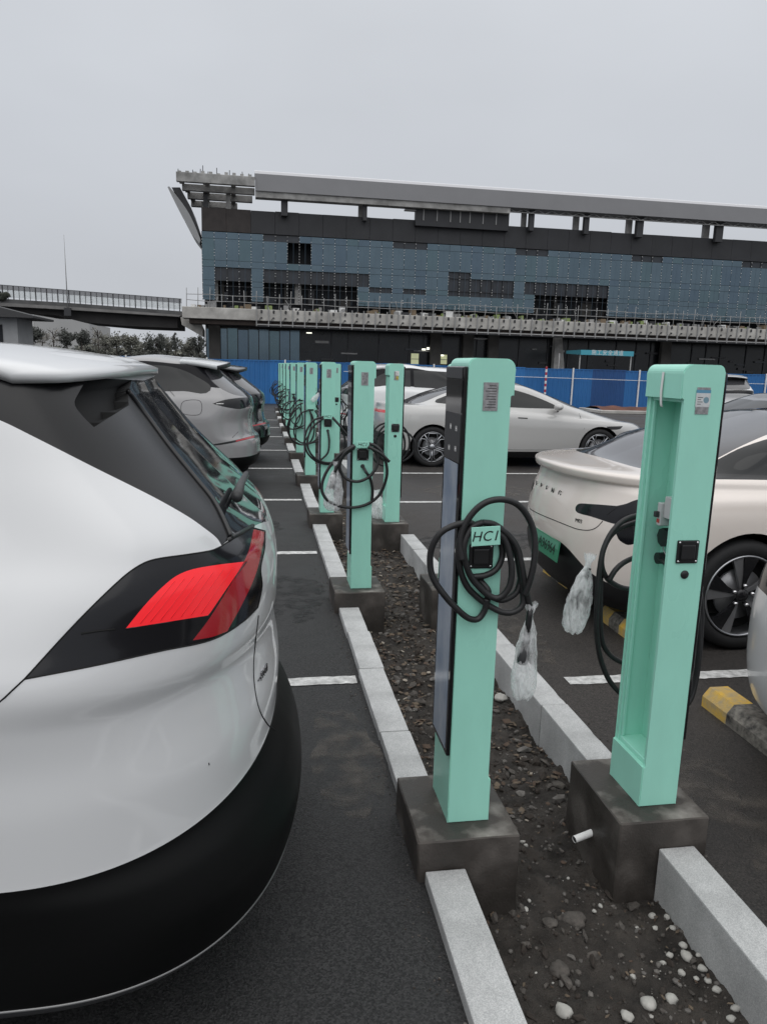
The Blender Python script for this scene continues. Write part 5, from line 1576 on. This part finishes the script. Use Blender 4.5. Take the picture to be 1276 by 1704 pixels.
# inside the openings: slab edge and inner columns
b = MB(); b.box((XL+.1, FY+.75, 8.8), (XR, FY+1.19, 9.0), M_DSTEEL)
for px in (358, 496): a = P(px, 480, FY+.8); b.box((a.x-.25, FY+.7, 6.4), (a.x+.25, FY+1.19, 8.79), M_RCON)
for i in range(30):
    x = XL+1+i*1.9+rr.uniform(-.5, .5)
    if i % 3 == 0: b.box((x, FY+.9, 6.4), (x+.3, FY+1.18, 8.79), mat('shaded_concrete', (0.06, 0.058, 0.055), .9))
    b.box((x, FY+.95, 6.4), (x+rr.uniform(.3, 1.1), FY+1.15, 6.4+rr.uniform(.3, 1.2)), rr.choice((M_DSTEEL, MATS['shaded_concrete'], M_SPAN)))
    if i % 4 == 1: b.box((x, FY+.8, 8.45), (x+1.6, FY+1.1, 8.55), M_STEEL)
build_rel(b, 'inner_frame', st)
# roof beam
RY0 = 60.4
zA, zB = at(700, 303, RY0), at(700, 330, RY0)
b = MB(); rx0 = at(425, 300, RY0).x
prof = [(RY0, 14.50), (RY0+2.0, 14.50), (RY0+2.0, 15.75), (RY0+1.2, 16.02), (RY0+.3, 15.98), (RY0+.05, 15.85), (RY0, 15.70)]
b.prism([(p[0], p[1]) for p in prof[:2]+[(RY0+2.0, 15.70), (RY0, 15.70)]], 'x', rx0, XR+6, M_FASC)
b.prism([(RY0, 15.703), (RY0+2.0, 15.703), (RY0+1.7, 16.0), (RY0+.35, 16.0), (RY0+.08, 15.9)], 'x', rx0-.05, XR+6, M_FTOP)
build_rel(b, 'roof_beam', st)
b = MB(); xm = at(850, 340, RY0).x
b.box((rx0, RY0+.12, 14.05), (xm, RY0+1.0, 14.497), M_RCON); build_rel(b, 'edge_beam', st)
b = MB(); x = xm
while x < XR+5:
    b.bar((x, RY0+.3, 14.45), (x+.6, RY0+.3, 14.2), .03, M_STEEL); b.bar((x+.6, RY0+.3, 14.2), (x+1.2, RY0+.3, 14.45), .03, M_STEEL); x += 1.2
b.bar((xm, RY0+.3, 14.2), (XR+5, RY0+.3, 14.2), .04, M_STEEL); build_rel(b, 'soffit_truss', st)
for (a0, a1, dark) in ((468, 479, 1), (597, 603.5, 0), (604.5, 611, 1), (870, 877, 0), (882, 890, 1), (957, 965, 0), (974, 982, 1), (1046, 1054, 0), (1062, 1073, 1), (1175, 1184, 0), (1195, 1207, 1)):
    yy = RY0+.5 if dark else RY0+1.3
    a, c = at(a0, 350, yy), at(a1, 350, yy); b = MB(); b.box((a.x, yy, 12.9), (c.x, yy+.45, 14.499 if a.x > xm else 14.52), M_DSTEEL if dark else M_RCON, .02, 1); build_rel(b, 'roof_column', st)
b = MB(); a, c = at(692, 345, RY0+.6), at(848, 345, RY0+.6); b.box((a.x, RY0+.6, 12.8), (c.x, RY0+1.1, 14.49), M_SLATE)
x = a.x+.6
while x < c.x-.3: b.box((x, RY0+.55, 13.2), (x+.07, RY0+.597, 14.49), M_STEEL); x += rr.choice((.8, 1.1, 1.3))
b.box((a.x-.9, RY0+.5, 13.85), (a.x-.01, RY0+.9, 13.95), M_STEEL)
build_rel(b, 'penthouse', st)
# raw concrete frame at the left end, beams stepping back, rebar on top
b = MB()
for i, (px0, px1, y0, y1, yy) in enumerate(((293, 425, 285, 301, 60.2), (303, 424, 305, 316, 61.2), (312, 420, 319, 330, 62.3), (318, 395, 333, 343, 63.4))):
    a, c = at(px0, y0, yy), at(px0, y1, yy); e_ = at(px1, y0, yy)
    b.box((a.x, yy, c.z), (min(e_.x, rx0-.02), yy+.42, a.z), M_RCON, .02, 1)
    if i < 3:
        for px in (px0+4, 340, 384):
            q = at(px, y1, yy); b.box((q.x, yy+.425, c.z+.05), (q.x+.35, yy+1.1, a.z-.08), M_RCON)
build_rel(b, 'raw_concrete_frame', st)
b = MB()
for px, y0, y1 in ((338, 303, 346), (376, 316, 345)):
    a, c = at(px, y0, 61.66), at(px+8, y1, 61.66); b.box((a.x, 61.66, 13.0), (c.x, 62.1, a.z), M_DSTEEL if px == 338 else M_RCON)
a = at(337, 345, 63); b.box((XL-.05, 62.6, 10.8), (XL+.5, 63.3, 13.9), M_RCON)
build_rel(b, 'frame_column', st)
b = MB(); rr2 = random.Random(11)
for px, h in ((297, 6), (321, 6), (333, 8), (338, 13), (361, 11), (382, 9), (404, 8), (414, 6), (418, 5), (346, 5)):
    a = at(px, 288, 60.4); b.tube([(a.x, 60.4, 15.2), (a.x+rr2.uniform(-.05, .05), 60.4, 15.35+h/20)], .03, M_DSTEEL, 6)
for i in range(10):
    px = 296+i*13; a = at(px, 288, 60.4); b.box((a.x, 60.3, 15.35), (a.x+.25, 60.5, 15.5+rr2.random()*.12), M_RCON)
build_rel(b, 'rebar', st)
# curved fin at the left end
b = MB()
fo = [at(x, y, 61.0) for x, y in catmull([(279, 311), (292, 338), (306, 365), (318, 387), (332, 405, 1)], 6)]
fi = [at(x, y, 61.0) for x, y in catmull([(282, 310), (300, 333), (313, 352), (324, 374), (334, 399, 1)], 6)]
n_ = len(fo)
V = [(p.x, 61.0, p.z) for p in fo]+[(p.x, 61.0, p.z) for p in fi]+[(p.x, 66.0, p.z) for p in fo]+[(p.x, 66.0, p.z) for p in fi]
F = []
for i in range(n_-1):
    F += [(i, n_+i, n_+i+1, i+1), (2*n_+i, 2*n_+i+1, 3*n_+i+1, 3*n_+i), (i, i+1, 2*n_+i+1, 2*n_+i), (n_+i, 3*n_+i, 3*n_+i+1, n_+i+1)]
F += [(0, 2*n_, 3*n_, n_), (n_-1, 2*n_-1, 4*n_-1, 3*n_-1)]
b._fin(V, F, mat('fin_panel', (0.30, 0.305, 0.31), 0.5)); bmesh.ops.recalc_face_normals(b.bm, faces=b.bm.faces[:]); build_rel(b, 'curved_fin', st)
b = MB()
q = [at(x, y, 61.3) for x, y in ((286, 312), (300, 312), (318, 345), (332, 388), (332, 398), (318, 366), (302, 335))]
b.prism([(p.x, p.z) for p in q], 'y', 61.25, 65.5, M_SLATE); build_rel(b, 'fin_frame', st)
# ledge slab between the storeys
b = MB(); lx = at(303, 515, 60).x
b.box((lx, 60.0, 4.92), (XR, 61.45, 5.78), M_LCON, .03, 1); build_rel(b, 'ledge', st)
b = MB(); b.box((lx+.5, 60.25, 4.55), (XR, 61.9, 4.917), mat('formwork', (0.040, 0.030, 0.026), 0.9, var=.4, vscale=3)); build_rel(b, 'formwork', st)
b = MB(); q = [at(x, y, 61.6) for x, y in ((300, 527), (330, 532), (337, 548), (337, 560), (330, 556), (302, 540))]
b.prism([(p.x, p.z) for p in q], 'y', 61.95, 64.5, M_LCON); build_rel(b, 'ledge_haunch', st)
br0 = None
for i in range(62):
    x = at(427, 530, 60).x+i*.93
    if x > XR: break
    if br0 is None:
        b = MB(); b.box((-.035, -.14, 4.5), (.035, -.01, 5.95), M_STEEL); b.bar((0, -.07, 4.55), (.34, -.04, 5.2), .022, M_DSTEEL); b.box((.32, -.10, 5.50), (.46, -.01, 5.74), M_DSTEEL, .03, 1); b.box((.36, -.09, 5.1), (.44, -.01, 5.2), M_DSTEEL)
        br0 = b.build('bracket', st); o = br0
    else: o = br0.copy(); COL.objects.link(o)
    o.location = Vector((x, 60.0, 0))-st.location
b = MB(); b.bar((at(427, 545, 59.9).x, 59.93, 4.62), (XR, 59.93, 4.62), .06, M_STEEL); b.bar((at(427, 545, 59.9).x, 59.95, 4.5), (XR, 59.95, 4.5), .05, M_DSTEEL); build_rel(b, 'lower_rail', st)
# scaffold railing along the ledge
sr = empty('scaffold_railing', (20, 60.5, 5.78)); tag(sr, 'grey scaffold railing running along the ledge of the unfinished building', 'railing')
p0 = None
for i in range(70):
    x = lx+.3+i*.88
    if x > XR: break
    if p0 is None:
        b = MB(); b.bar((0, 0, 0), (0, 0, 1.12), .028, M_STEEL); p0 = b.build('upright', sr); o = p0
    else: o = p0.copy(); COL.objects.link(o)
    o.location = (x-20, rr.uniform(-.3, .1), 0); o.scale = (1, 1, rr.uniform(.75, 1.35)); o.rotation_euler = (rr.uniform(-.05, .05), rr.uniform(-.05, .05), 0)
for z in (.5, .98):
    b = MB(); pts = [(lx+.3+i*1.76-20, -.1+rr.uniform(-.04, .04), z+rr.uniform(-.05, .05)) for i in range(35)]; b.tube(pts, .024, M_STEEL, 6); b.build('rail', sr)
for i in range(24):
    x = rr.uniform(lx+.5, XR)-20; b = MB(); b.bar((x, -.2, .05), (x+rr.uniform(-.7, .7), -.2, rr.uniform(.7, 1.1)), .02, M_STEEL); b.build('brace', sr)
b = MB(); cm = [M_WHITE, M_STEEL, mat('site_green', (0.25, 0.32, 0.12), 0.7), M_DSTEEL, mat('timber', (0.20, 0.15, 0.10), 0.8), M_RCON]
for i in range(240):
    x = rr.uniform(lx+.4, XR); s = rr.uniform(.08, .34); b.box((x, 60.55+rr.random()*.5, 5.785), (x+s*rr.uniform(.5, 2.2), 60.6+rr.random()*.5+.55, 5.785+s*rr.uniform(.6, 1.5)), cm[rr.choice((0, 1, 1, 3, 3, 4, 4, 5, 2))])
tag(b.build('site_materials'), kind='stuff')
# ground floor
b = MB(); b.box((XL+.05, 63.0, 0), (XR, 63.4, 4.54), mat('dark_ground_floor', (0.012, 0.014, 0.016), 0.22, var=.5, vscale=.6)); build_rel(b, 'ground_floor_glass', st)
x = XL+.1
for i in range(9):
    b = MB(); b.box((x+.03, 62.9, .8), (x+.8, 62.97, 4.3+.05*(i % 3)), GL[i % 4]); build_rel(b, 'ground_floor_pane', st); x += .84
b = MB(); x = XL+7.6
while x < XR:
    b.box((x, 62.9, .2), (x+.07, 62.99, 4.5), M_DSTEEL); x += rr.choice((1.4, 1.9, 2.6))
for i in range(70):
    x = rr.uniform(XL+7.7, XR-1); z = rr.uniform(.6, 4.2); b.box((x, 62.86, z), (x+rr.uniform(.1, 1.6), 62.89, z+rr.uniform(.03, .2)), rr.choice((M_DSTEEL, M_DSTEEL, M_SPAN, M_STEEL)))
build_rel(b, 'ground_floor_frames', st)
M_LIT = mat('lit_room', (0.5, 0.5, 0.3), 0.6, emit=((0.62, 0.66, 0.40), 0.42))
for px0, px1, y0, y1 in ((684, 696, 588, 606), (730, 743, 590, 606)):
    a, c = at(px0, y0, 62.85), at(px1, y1, 62.85); b = MB(); b.box((a.x, 62.83, c.z), (c.x, 62.855, a.z), M_LIT); b.box((a.x, 62.80, (a.z+c.z)/2-.04), (c.x, 62.826, (a.z+c.z)/2), M_DSTEEL); build_rel(b, 'lit_window', st)
M_TUBE = mat('work_light', (0.8, 0.8, 0.7), 0.4, emit=((1, 1, 0.85), 1.6))
for px, py, w, h in ((702, 580, 6, 3), (710, 578, 4, 4), (730, 590, 8, 2.5), (510, 553, 9, 2)):
    a, c = at(px, py, 62.75), at(px+w, py+h, 62.75); b = MB(); b.box((a.x, 62.72, c.z), (c.x, 62.76, a.z), M_TUBE); b.bar(((a.x+c.x)/2, 62.745, a.z), ((a.x+c.x)/2, 62.745, 4.545), .015, M_DSTEEL); build_rel(b, 'work_light', st)
b = MB(); q = [at(x, y, 62.2) for x, y in ((924, 560), (935, 560), (938, 606), (938, 640), (920, 640), (921, 606))]
b.prism([(p.x, max(p.z, 0)) for p in q], 'y', 62.2, 62.8, M_RCON); build_rel(b, 'concrete_column', st)
b = MB()
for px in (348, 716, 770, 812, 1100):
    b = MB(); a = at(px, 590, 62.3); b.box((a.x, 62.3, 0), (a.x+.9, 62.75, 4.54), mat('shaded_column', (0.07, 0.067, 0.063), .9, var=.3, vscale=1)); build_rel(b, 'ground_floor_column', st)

# blue walkway canopy with white lettering in front of the ground floor
cy = 57.0; a, c = at(966, 582, cy), at(1053, 593, cy); a2 = at(942, 584, cy+2)
cn = empty('walkway_canopy', ((a.x+c.x)/2, cy, 0)); tag(cn, 'blue canopy banner with white lettering over a site entrance in front of the building', 'canopy')
M_CYAN = mat('banner_blue', (0.07, 0.36, 0.46), 0.6); M_CYD = mat('banner_side', (0.05, 0.22, 0.28), 0.6)
b = MB(); b.box((a.x, cy-.05, c.z), (c.x, cy+.02, a.z), M_CYAN); bn = build_rel(b, 'banner', cn)
b = MB(); b._fin([(a.x-.01, cy, c.z), (a2.x, cy+2, c.z+.1), (a2.x, cy+2, a.z-.05), (a.x-.01, cy, a.z), (a.x-.01, cy+.05, c.z), (a2.x+.01, cy+2.05, c.z+.1), (a2.x+.01, cy+2.05, a.z-.05), (a.x-.01, cy+.05, a.z)], [(0, 1, 2, 3), (7, 6, 5, 4), (0, 4, 5, 1), (2, 6, 7, 3), (1, 5, 6, 2), (0, 3, 7, 4)], M_CYD); build_rel(b, 'side_cloth', cn)
for px in (946, 966, 1051): q = at(px, 600, cy); b = MB(); b.bar((q.x, cy+.2 if px > 950 else cy+2, 0), (q.x, cy+.2 if px > 950 else cy+2, c.z+.1), .05, M_STEEL); build_rel(b, 'post', cn)
t = text_obj('banner_lettering', '施工安全通道', (a.z-c.z)*1.12, M_WHITE, Vector(((a.x+c.x)/2, cy-.055, (a.z+c.z)/2))-cn.location, (1, 0, 0), (0, 0, 1), bn, .002, spacing=1.15)

# ------------------------------------------------------------ elevated road at the left
BY = 63.0
vb = empty('elevated_road', (-18, BY, 0)); tag(vb, 'grey elevated road bridge at the left, joining the unfinished building', 'bridge')
Z5 = lambda x, y, Y=BY: at(x/3.753, 460+y/3.753, Y)
M_GIRD = mat('girder_dark', (0.045, 0.043, 0.043), 0.9, var=.3, vscale=.7); M_DECK = mat('deck_concrete', (0.115, 0.115, 0.115), 0.9, var=.4, vscale=.8, detail=8); M_STRIP = mat('edge_concrete', (0.21, 0.205, 0.20), .9, var=.3, vscale=1)
def zprism(b, pts, y0, y1, m): b.prism([(Z5(x, y, y0).x, Z5(x, y, y0).z) for x, y in pts], 'y', y0, y1, m)
b = MB(); zprism(b, [(-900, 80), (0, 138), (430, 165), (1135, 218), (1135, 240), (430, 188), (0, 162), (-900, 104)], BY, BY+9, M_DECK); build_rel(b, 'deck', vb)
b = MB(); zprism(b, [(-900, 104.5), (0, 162.5), (430, 188.5), (1135, 240.5), (1120, 252), (430, 208), (0, 184), (-900, 126)], BY-.12, BY+8.5, M_STRIP); build_rel(b, 'edge_strip', vb)
b = MB(); zprism(b, [(-900, 126.5), (0, 184.5), (430, 208.5), (1110, 252.5), (1110, 322), (800, 310), (510, 284), (340, 240), (240, 236), (0, 196), (-900, 140)], BY+.6, BY+7, M_GIRD); build_rel(b, 'girder', vb)
b = MB(); a, c = Z5(-560, 200, BY+2), Z5(-500, 400, BY+2); b.box((a.x-1, BY+2, 0), (a.x+1, BY+5, a.z-.5), M_STRIP); build_rel(b, 'pier', vb)
p0 = None
for i in range(46):
    x = -20+i*34.5-340
    if x > 1135: break
    if p0 is None: b = MB(); b.box((-.03, -.03, 0), (.03, .03, 1), M_DSTEEL); p0 = b.build('railing_post', vb); o = p0
    else: o = p0.copy(); COL.objects.link(o)
    x2 = x*2 if False else x
    if i % 2: pass
    a, c = Z5(x, 138+x*.071), Z5(x, 50+x*.0785)
    o.location = Vector((a.x, BY+.05, a.z-.02))-vb.location; o.scale = (1.2 if i % 2 else .5, 1, c.z-a.z+.02)
b = MB(); zprism(b, [(-400, 19), (1135, 139), (1135, 142), (-400, 22)], BY+.03, BY+.09, M_DSTEEL); zprism(b, [(-400, 46), (1135, 164), (1135, 166), (-400, 48)], BY+.03, BY+.09, M_DSTEEL); build_rel(b, 'rail', vb)
M_MESH = bpy.data.materials.new('mesh_panel'); M_MESH.use_nodes = True; q = M_MESH.node_tree.nodes['Principled BSDF']; q.inputs['Base Color'].default_value = (.12, .12, .13, 1); q.inputs['Alpha'].default_value = .55
M_PANEL = bpy.data.materials.new('clear_screen'); M_PANEL.use_nodes = True; q = M_PANEL.node_tree.nodes['Principled BSDF']; q.inputs['Base Color'].default_value = (.75, .79, .80, 1); q.inputs['Alpha'].default_value = .55; q.inputs['Roughness'].default_value = .2
b = MB(); zprism(b, [(-400, 22.5), (1135, 142.5), (1135, 163.5), (-400, 45.5)], BY+.05, BY+.07, M_MESH); build_rel(b, 'mesh_screen', vb)
b = MB(); zprism(b, [(-400, 48.5), (1135, 166.5), (1135, 206), (-400, 100)], BY+.05, BY+.07, M_PANEL); build_rel(b, 'clear_screen', vb)
b = MB(); a, c = Z5(424, 180, BY-.2), Z5(424, -260, BY-.2)
b.tube([(a.x, BY-.2, a.z-.6), (a.x, BY-.2, (a.z+c.z)/2), (a.x, BY-.2, c.z)], .03, M_STEEL, 8, rs=[.05, .03, .012]); b.box((a.x-.25, BY-.35, a.z-.8), (a.x+.25, BY-.13, a.z-.2), M_DSTEEL)
tag(b.build('lightning_mast'), 'very thin tall mast standing on the edge of the elevated road', 'mast')
b = MB(); 
for i in range(18):
    x = rr.uniform(-60, 45); a = Z5(x, 130+x*.07, BY-.2); s = rr.uniform(.1, .3)
    b.absorb(stone_bm(s, 300+i, .9, 1), mat('creeper', (0.03, 0.035, 0.025), .9), Matrix.Translation((a.x, BY-.15, a.z+rr.uniform(-.1, .4))))
tag(b.build('creeper_plants'), 'dark creeper growing on the elevated road at the left edge', 'plant')

# ------------------------------------------------------------ booth, pale buildings
Z5y = 47.0
bo = empty('guard_booth', (-14.5, Z5y, 0)); tag(bo, 'small pale booth with a dark overhanging flat roof at the left edge', 'booth')
b = MB(); a, c = Z5(-160, 250, Z5y), Z5(106, 250, Z5y); b.box((a.x, Z5y, 0), (c.x, Z5y+3, a.z), mat('booth_wall', (0.36, 0.365, 0.37), .8, var=.1, vscale=2)); w_ = build_rel(b, 'wall', bo)
b = MB(); a2, c2 = Z5(-220, 196, Z5y-.8), Z5(212, 262, Z5y-.8); zz = a.z
b._fin([(a2.x, Z5y-.8, zz), (c2.x, Z5y-.8, zz), (c2.x, Z5y-.8, zz+.12), (a2.x, Z5y-.8, zz+.95), (a2.x, Z5y+3.5, zz), (c2.x, Z5y+3.5, zz), (c2.x, Z5y+3.5, zz+.12), (a2.x, Z5y+3.5, zz+.95)], [(0, 1, 2, 3), (7, 6, 5, 4), (0, 4, 5, 1), (1, 5, 6, 2), (2, 6, 7, 3), (3, 7, 4, 0)], mat('booth_roof', (0.05, 0.05, 0.052), .7)); build_rel(b, 'roof', bo)
b = MB(); a = Z5(3, 300, Z5y-.05); b.box((a.x-.9, Z5y-.05, .3), (a.x+.1, Z5y-.005, a.z), M_INT); build_rel(b, 'window', bo)
def pale_block(pts, Y, depth, label, col):
    q = [Z5(x, y, Y) for x, y in pts]; cx = sum(p.x for p in q)/len(q)
    r_ = empty('distant_building', (cx, Y, 0)); tag(r_, label, 'building')
    xs = [p.x for p in q]; b = MB(); b.prism([(min(xs), 0)]+[(p.x, p.z) for p in q]+[(max(xs), 0)], 'y', Y, Y+depth, mat('pale_wall_'+str(int(Y)), col, .85, var=.08, vscale=.2)); build_rel(b, 'wall', r_)
    b = MB(); z = max(p.z for p in q)
    for i in range(6):
        x = min(xs)+(max(xs)-min(xs))*(i+.6)/7; b.box((x, Y-.05, z*.25), (x+(max(xs)-min(xs))*.05, Y-.01, z*.38), mat('faint_window', (0.22, 0.23, 0.24), .4))
    build_rel(b, 'window_row', r_); return r_
pale_block([(215, 236), (340, 232), (560, 290), (560, 300)], 150, 20, 'pale grey distant building under the elevated road', (0.40, 0.40, 0.40))
pale_block([(60, 262), (214, 262)], 160, 18, 'low pale distant building beside the guard booth', (0.46, 0.46, 0.46))

# ------------------------------------------------------------ distant trees
LEAF = {'dark': mat('leaf_dark', (0.085, 0.09, 0.082), .9, var=.4, vscale=.8), 'mid': mat('leaf_mid', (0.17, 0.17, 0.145), .9, var=.4, vscale=.8), 'pale': mat('leaf_pale', (0.20, 0.19, 0.17), .9, var=.3, vscale=.8)}
M_BARK = mat('bark', (0.06, 0.052, 0.045), .9)
def tree(cx, cy, rx, ry, kind, Y, seed, label):
    r_ = random.Random(seed); p = Z5(cx, cy, Y); sc = Y/(FPX*3.753); RX, RZ = rx*sc, ry*sc
    root = empty('tree', (p.x, Y, 0)); tag(root, label, 'tree', 'distant trees at the left')
    b = MB(); top = p.z+RZ*.3
    b.tube([(0, 0, 0), (RX*.05, 0, top*.5), (0, 0, top)], .1, M_BARK, 6, rs=[.16, .11, .04])
    for i in range(6):
        a = r_.uniform(0, 6.3); z = max(.4, p.z-RZ*.6)+r_.random()*RZ*.8
        b.tube([(0, 0, z), (RX*.4*math.cos(a), RX*.4*math.sin(a), z+RZ*.3), (RX*.8*math.cos(a), RX*.8*math.sin(a), z+RZ*.55)], .03, M_BARK, 5, rs=[.06, .035, .015])
    b.build('trunk', root)
    b = MB(); k = b.mi(LEAF[kind]); nb = {'dark': 30, 'mid': 30, 'pale': 22}[kind]; dens = {'dark': 60, 'mid': 46, 'pale': 11}[kind]
    for i in range(nb):
        while True:
            q = Vector((r_.uniform(-1, 1), r_.uniform(-1, 1), r_.uniform(-1, 1)))
            if q.length < 1: break
        c = Vector((q.x*RX*1.05, q.y*RX*1.05, p.z-RZ*.2+q.z*RZ*1.0)); cr = r_.uniform(.18, .48)*min(RX, RZ)
        for j in range(dens):
            d = Vector((r_.gauss(0, 1), r_.gauss(0, 1), r_.gauss(0, 1))).normalized()*cr*r_.uniform(.3, 1.5)**1.2; s = r_.uniform(.06, .15)*min(1, RX)
            e1 = Vector((r_.gauss(0, 1), r_.gauss(0, 1), r_.gauss(0, 1))).normalized(); e2 = e1.orthogonal()
            o = c+d; f = b.bm.faces.new([b.bm.verts.new(o+e1*s), b.bm.verts.new(o+e2*s*.6), b.bm.verts.new(o-e1*s), b.bm.verts.new(o-e2*s*.6)]); f.material_index = k
    b.build('crown', root)
TR = [(145, 388, 30, 32, 'dark', 88, 'low round dark bush right of the guard booth'), (203, 348, 46, 40, 'dark', 90, 'dark spreading tree next to the round bush'),
      (262, 365, 36, 45, 'pale', 100, 'pale leafless tree in front of the distant building'), (332, 362, 40, 45, 'pale', 102, 'second pale leafless tree, left of two dark round crowns'),
      (415, 375, 40, 50, 'dark', 88, 'dark round tree, left one of a pair'), (508, 378, 40, 40, 'dark', 89, 'dark square-topped tree, right one of a pair'),
      (612, 358, 36, 66, 'pale', 95, 'tall thin leafless tree under the elevated road'), (655, 415, 60, 55, 'mid', 105, 'mid green tree beside the tall leafless tree'),
      (725, 395, 42, 42, 'mid', 100, 'mid green tree left of the gap of sky'), (812, 402, 52, 45, 'mid', 98, 'spreading green tree with open crown in the middle of the row'),
      (890, 440, 50, 45, 'mid', 110, 'low green tree left of the big dark one'), (972, 402, 60, 62, 'dark', 104, 'largest dark tree of the row'),
      (1040, 425, 50, 50, 'mid', 106, 'green tree right of the largest dark one'), (1096, 400, 24, 50, 'dark', 100, 'narrow dark upright tree'),
      (1175, 425, 55, 42, 'mid', 108, 'low green tree close to the building corner'), (1240, 410, 40, 48, 'dark', 106, 'dark tree half hidden by the building corner')]
for i, t in enumerate(TR): tree(*t[:6], 500+i, t[6])
b = MB(); k = b.mi(LEAF['mid']); k2 = b.mi(LEAF['dark']); r_ = random.Random(9)
for i in range(5200):
    x = r_.uniform(-36, -6); Y = r_.uniform(112, 116); h = 3.2+1.6*noise.noise(Vector((x*.35, 0, 0)))+.5*noise.noise(Vector((x*1.3, 3, 0)))
    o = Vector((x, Y, r_.random()**.6*h)); e1 = Vector((r_.gauss(0, 1), r_.gauss(0, 1), r_.gauss(0, 1))).normalized(); e2 = e1.orthogonal(); s = r_.uniform(.15, .4)
    f = b.bm.faces.new([b.bm.verts.new(o+e1*s), b.bm.verts.new(o+e2*s*.6), b.bm.verts.new(o-e1*s), b.bm.verts.new(o-e2*s*.6)]); f.material_index = k if r_.random() < .5 else k2
tag(b.build('hedge_mass'), kind='stuff')

# ------------------------------------------------------------ blue hoarding
HY = 32.0
fe = empty('hoarding', (8, HY, 0)); tag(fe, 'blue corrugated metal hoarding with thin white posts along the back of the car park', 'fence')
BL = [mat('hoarding_blue', (0.021, 0.14, 0.38), .5, var=.1, vscale=1), mat('hoarding_blue_bright', (0.026, 0.165, 0.44), .5, var=.1, vscale=1), mat('hoarding_blue_dark', (0.016, 0.075, 0.23), .5, var=.1, vscale=1)]
x = -22.0; i = 0
while x < 46:
    m = BL[2] if 15.4 < x+.8 < 17.2 else BL[(i*5 % 3) % 2]
    b = MB(); n = 8; w = 1.6/n
    for j in range(n):
        x0 = x+j*w; V = [(x0, HY, 0), (x0+w*.55, HY, 0), (x0+w*.68, HY-.025, 0), (x0+w*.87, HY-.025, 0), (x0+w-.0005, HY, 0)]
        b._fin(V+[(v[0], v[1], 1.77+.012*(i % 3)) for v in V], [(q, q+1, 6+q, 5+q) for q in range(4)], m)
        V2 = [(v[0], v[1]+.012, v[2]) for v in V]
        b._fin(V2+[(v[0], v[1], 1.77+.012*(i % 3)) for v in V2], [(5+q, 6+q, q+1, q) for q in range(4)], m)
    b.box((x, HY-.03, 1.745+.012*(i % 3)), (x+1.599, HY+.03, 1.79+.012*(i % 3)), m)
    build_rel(b, 'panel', fe); x += 1.6; i += 1
for i in range(-9, 11):
    x = 13.84+i*3.2
    b = MB(); b.box((x-.03, HY-.10, 0), (x+.03, HY-.04, 1.84), M_WHITE, .004, 1); build_rel(b, 'post', fe)
b = MB(); b.tube([(x, HY-.2, z) for x, z in ((3.5, 1.42), (7, 1.40), (10, 1.40), (13.84, 1.385), (17, 1.36), (20.3, 1.36), (26, 1.36))], .011, M_WHITE, 6)
tag(b.build('rope'), 'white rope strung along the front of the blue hoarding', 'rope')
sp = at(907, 640, HY-.3); b = MB(); 
for i in range(15): b.tube([(sp.x, HY-.3, i*.125), (sp.x+.004, HY-.3, (i+1)*.125)], .045, M_WHITE if i % 2 else mat('pole_red', (0.42, 0.03, 0.05), .5), 12, caps=False)
b.tube([(sp.x, HY-.3, 1.872), (sp.x, HY-.3, 1.876)], .045, M_WHITE, 12)
tag(b.build('striped_pole'), 'red and white striped pole in front of the blue hoarding', 'pole')
# planting bed by the hoarding
a, c = at(988, 695, 29.6), at(1150, 700, 29.6)
pb_ = empty('planting_bed', ((a.x+c.x)/2, 29.9, 0)); tag(pb_, 'low planting bed with pale kerb and reddish soil before the blue hoarding', 'planting bed')
b = MB(); b.box((a.x, 29.0, 0), (c.x, 29.2, .14), M_LCON, .02, 1); b.box((a.x, 29.205, 0), (a.x+.2, 31.2, .14), M_LCON, .02, 1); build_rel(b, 'kerb', pb_)
b = MB(); k = b.mi(mat('red_soil', (0.13, 0.052, 0.035), .95, var=.5, vscale=2)); n = 30; prev = None
for i in range(n+1):
    x = a.x+.21+(c.x-a.x-.21)*i/n; r2_ = [b.bm.verts.new((x, 29.21+2*j/6, .10+.22*math.sin(math.pi*j/6)*(.7+.5*noise.noise(Vector((x*1.5, j, 0)))))) for j in range(7)]
    if prev:
        for j in range(6): f = b.bm.faces.new((prev[j], r2_[j], r2_[j+1], prev[j+1])); f.material_index = k; f.smooth = True
    prev = r2_
build_rel(b, 'soil', pb_)
